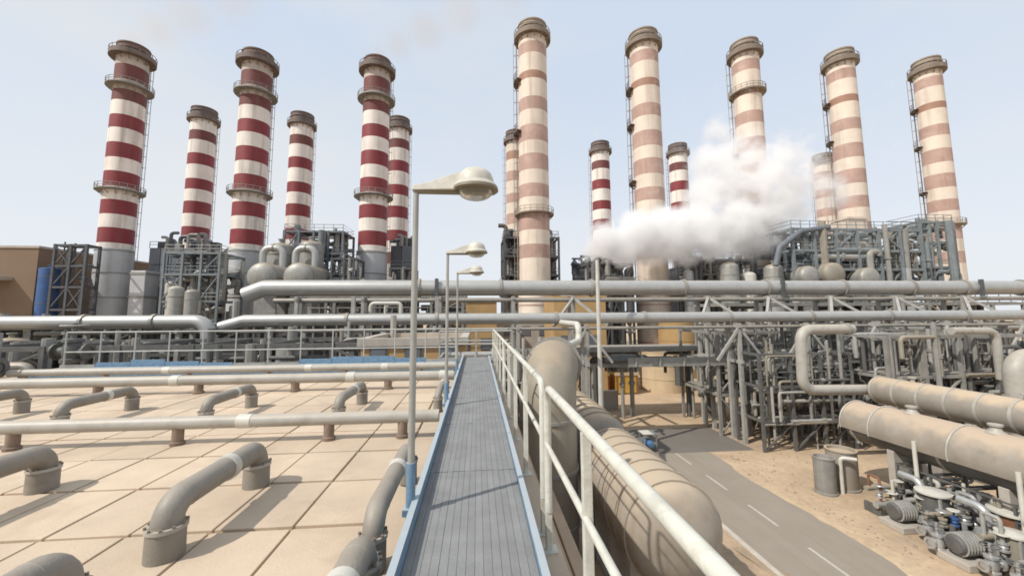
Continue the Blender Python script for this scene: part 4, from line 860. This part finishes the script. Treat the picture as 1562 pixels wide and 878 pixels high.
for i, (x, y, z, r) in enumerate([(20.6, 17.0, 1.75, .62), (21.6, 15.0, 1.8, .7), (20.4, 14.2, 1.45, .5), (22.6, 13.6, 2.0, .6), (21.2, 12.4, 1.6, .55)]):
    t = thing('expansion_tank', TF[i] + ' round pot with a white lid among the valve manifolds', 'tank', (x, y, 0), 'white lidded pots')
    m = MB(); m.lathe([(r * .8, 0), (r * .8, z), (r * .5, z)], (x, y, 0), 20); m.build('pot', ['castg', 'rust', 'olive', 'castg', 'slate'][i], t)
    m = MB(); m.lathe([(r * .8, 0), (r, .0), (r, .07), (r * .6, .13), (0, .15)], (x, y, z), 24); m.build('lid', 'sleeve', t)
    for k in range(3):
        m = MB(); a = k * 2.1 + i; m.bar((x + r * .85 * math.cos(a), y + r * .85 * math.sin(a), 0), (x + r * .85 * math.cos(a), y + r * .85 * math.sin(a), z), .09); m.build('leg', 'steelpale', t, smooth=False)
frame('valve_station', 'low open frame of thin pipes in the lower right corner', 'steel structure', 21.2, 24.8, 10.2, 19.0, [.9, 1.7, 2.3], 2, 6, 'castg', .09, .5, False, False, 70, 67, ('chrome', 'castg', 'steelpale', 'sleeve', 'rust', 'olive', 'cladg'), (.035, .1))

m = MB(); rg = random.Random(5)                                # loose stones
for k in range(380):
    c = rg.random()
    if c < .45: x, y = rg.gauss(17.6, .8), rg.uniform(8, 31)
    elif c < .75: x, y = rg.uniform(17, 27), rg.uniform(12, 31)
    else: x, y = rg.uniform(7.5, 11.1), rg.uniform(9, 30)
    if 11.3 < x < 16.4 or (y > 27.4 and x < 20.3): continue
    r = rg.uniform(.02, .07) * (1.6 if rg.random() < .08 else 1); o = len(m.v); a0 = rg.random() * 6
    for a in range(5): m.v.append((x + r * rg.uniform(.8, 1.2) * math.cos(a0 + a * 1.257), y + r * rg.uniform(.8, 1.2) * math.sin(a0 + a * 1.257), -.01))
    for a in range(5): m.v.append((x + .6 * r * math.cos(a0 + .3 + a * 1.257), y + .6 * r * math.sin(a0 + .3 + a * 1.257), r * rg.uniform(.6, 1.)))
    m._q([(o+a, o+(a+1) % 5, o+5+(a+1) % 5, o+5+a) for a in range(5)] + [tuple(o+5+a for a in range(5))])
o = m.build('gravel', 'stone', smooth=False); o['kind'] = 'stuff'; o['label'] = 'loose stones scattered over the sand beside the road'

# ================================================================== STEAM
def plume(name, label, bx, blobs, dens, nscale, amp, col=(1, 1, 1), aniso=.1):
    """soft cloud: density = union of soft balls, eaten by noise; inside one closed box"""
    mt = bpy.data.materials.new(name); mt.use_nodes = True; t = mt.node_tree; t.nodes.clear(); N = t.nodes.new; l = t.links.new
    g = N('ShaderNodeNewGeometry'); cur = None
    nz = N('ShaderNodeTexNoise'); nz.inputs['Scale'].default_value = nscale; nz.inputs['Detail'].default_value = 6; nz.inputs['Roughness'].default_value = .66; l(g.outputs['Position'], nz.inputs['Vector'])
    for (c, r, k) in blobs:
        d = N('ShaderNodeVectorMath'); d.operation = 'DISTANCE'; d.inputs[1].default_value = c; l(g.outputs['Position'], d.inputs[0])
        q = N('ShaderNodeMapRange'); q.inputs[1].default_value = 0; q.inputs[2].default_value = r; q.inputs[3].default_value = k; q.inputs[4].default_value = 0; l(d.outputs['Value'], q.inputs[0])
        if cur is None: cur = q.outputs[0]
        else:
            a = N('ShaderNodeMath'); a.operation = 'SMOOTH_MAX'; a.inputs[2].default_value = .15; l(cur, a.inputs[0]); l(q.outputs[0], a.inputs[1]); cur = a.outputs[0]
    a = N('ShaderNodeMath'); a.operation = 'SUBTRACT'; a.inputs[1].default_value = .5; l(nz.outputs[0], a.inputs[0])
    b = N('ShaderNodeMath'); b.operation = 'MULTIPLY_ADD'; b.inputs[1].default_value = amp; l(cur, b.inputs[2])
    k3 = N('ShaderNodeMath'); k3.operation = 'MULTIPLY'; k3.use_clamp = True; k3.inputs[1].default_value = 3.; l(cur, k3.inputs[0])
    k4 = N('ShaderNodeMath'); k4.operation = 'MULTIPLY'; l(a.outputs[0], k4.inputs[0]); l(k3.outputs[0], k4.inputs[1]); l(k4.outputs[0], b.inputs[0])
    e = N('ShaderNodeMapRange'); e.inputs[1].default_value = .16; e.inputs[2].default_value = .62; e.inputs[4].default_value = dens; l(b.outputs[0], e.inputs[0])
    v = N('ShaderNodeVolumePrincipled'); v.inputs['Color'].default_value = (*col, 1); v.inputs['Anisotropy'].default_value = aniso; l(e.outputs[0], v.inputs['Density'])
    o = N('ShaderNodeOutputMaterial'); l(v.outputs[0], o.inputs['Volume']); M[name] = mt
    m = MB(); m.b2(*bx); ob = m.build(name, name, smooth=False); ob['kind'] = 'stuff'; ob['label'] = label
    return ob
SB = [((17.9, 58, 20.6), 2.6, .8), ((19.6, 57.5, 21.9), 3.4, 1.), ((22.0, 58.4, 20.9), 3.8, 1.), ((24.2, 57.4, 22.8), 3.9, 1.1), ((26.6, 58.2, 21.3), 3.9, 1.), ((29.2, 57.5, 23.4), 4.3, 1.05), ((31.8, 58.4, 21.2), 4.0, .9), ((34.4, 57.6, 23.6), 4.6, .95), ((37.4, 58, 21.9), 4.6, .8), ((40.0, 57.5, 24.4), 5.2, .85), ((43.4, 58.2, 22.8), 5.0, .65), ((46.2, 57.6, 25.4), 5.4, .6), ((36.6, 58, 28.2), 5.0, .66), ((40.2, 58, 30.6), 5.6, .62), ((37.4, 58, 33.4), 5.2, .5), ((41.6, 58, 35.6), 5.6, .46), ((39.2, 58, 38.2), 4.6, .36), ((45.2, 58, 29.6), 6.2, .58), ((49.6, 58, 28.6), 6.2, .5), ((47.4, 58, 33.8), 6.2, .44), ((53.2, 58, 31.2), 6.4, .4), ((57.4, 58, 28.6), 5.4, .34), ((52., 58, 36.), 5.5, .3)]
SB = [((c[0], c[1], c[2] - (.9 if c[2] < 26 else 0)), r * (1. if c[2] > 27 else 1.14), k) for c, r, k in SB]
SB = [(c, r * (1.12 if c[2] > 27 else 1), k * (.92 if c[2] > 27 else 1)) for c, r, k in SB]
plume('steam_plume', 'white steam cloud drifting right in front of the cream chimneys', (11, 66, 49.5, 62.4, 14.5, 47), SB, 1.0, .33, 1.6)
pipe_thing('steam_vent', 'dark vent pipe at the left end of the steam cloud', [(17.6, 58, 0), (17.6, 58, 17.2), (18.6, 58, 18.0)], .45, 'castg', bend=.9)
for nm, lab, x, y in (('smoke_wisp', 'faint brown smoke leaving the leftmost chimney', -65.4, 76.5), ('smoke_haze', 'faint brown smoke leaving the third tall chimney', -20.2, 77.0)):
    z = 60.5
    plume(nm, lab, (x - 5, x + 46, y - 9, y + 9, z - 1, z + 32), [((x, y, z + 1.5), 3.6, .8), ((x + 4, y, z + 4), 5., .7), ((x + 9.5, y, z + 7.5), 7., .62), ((x + 17, y, z + 12), 9., .5), ((x + 27, y, z + 18), 11., .42)], .085, .14, .45, (.72, .66, .60), .2)
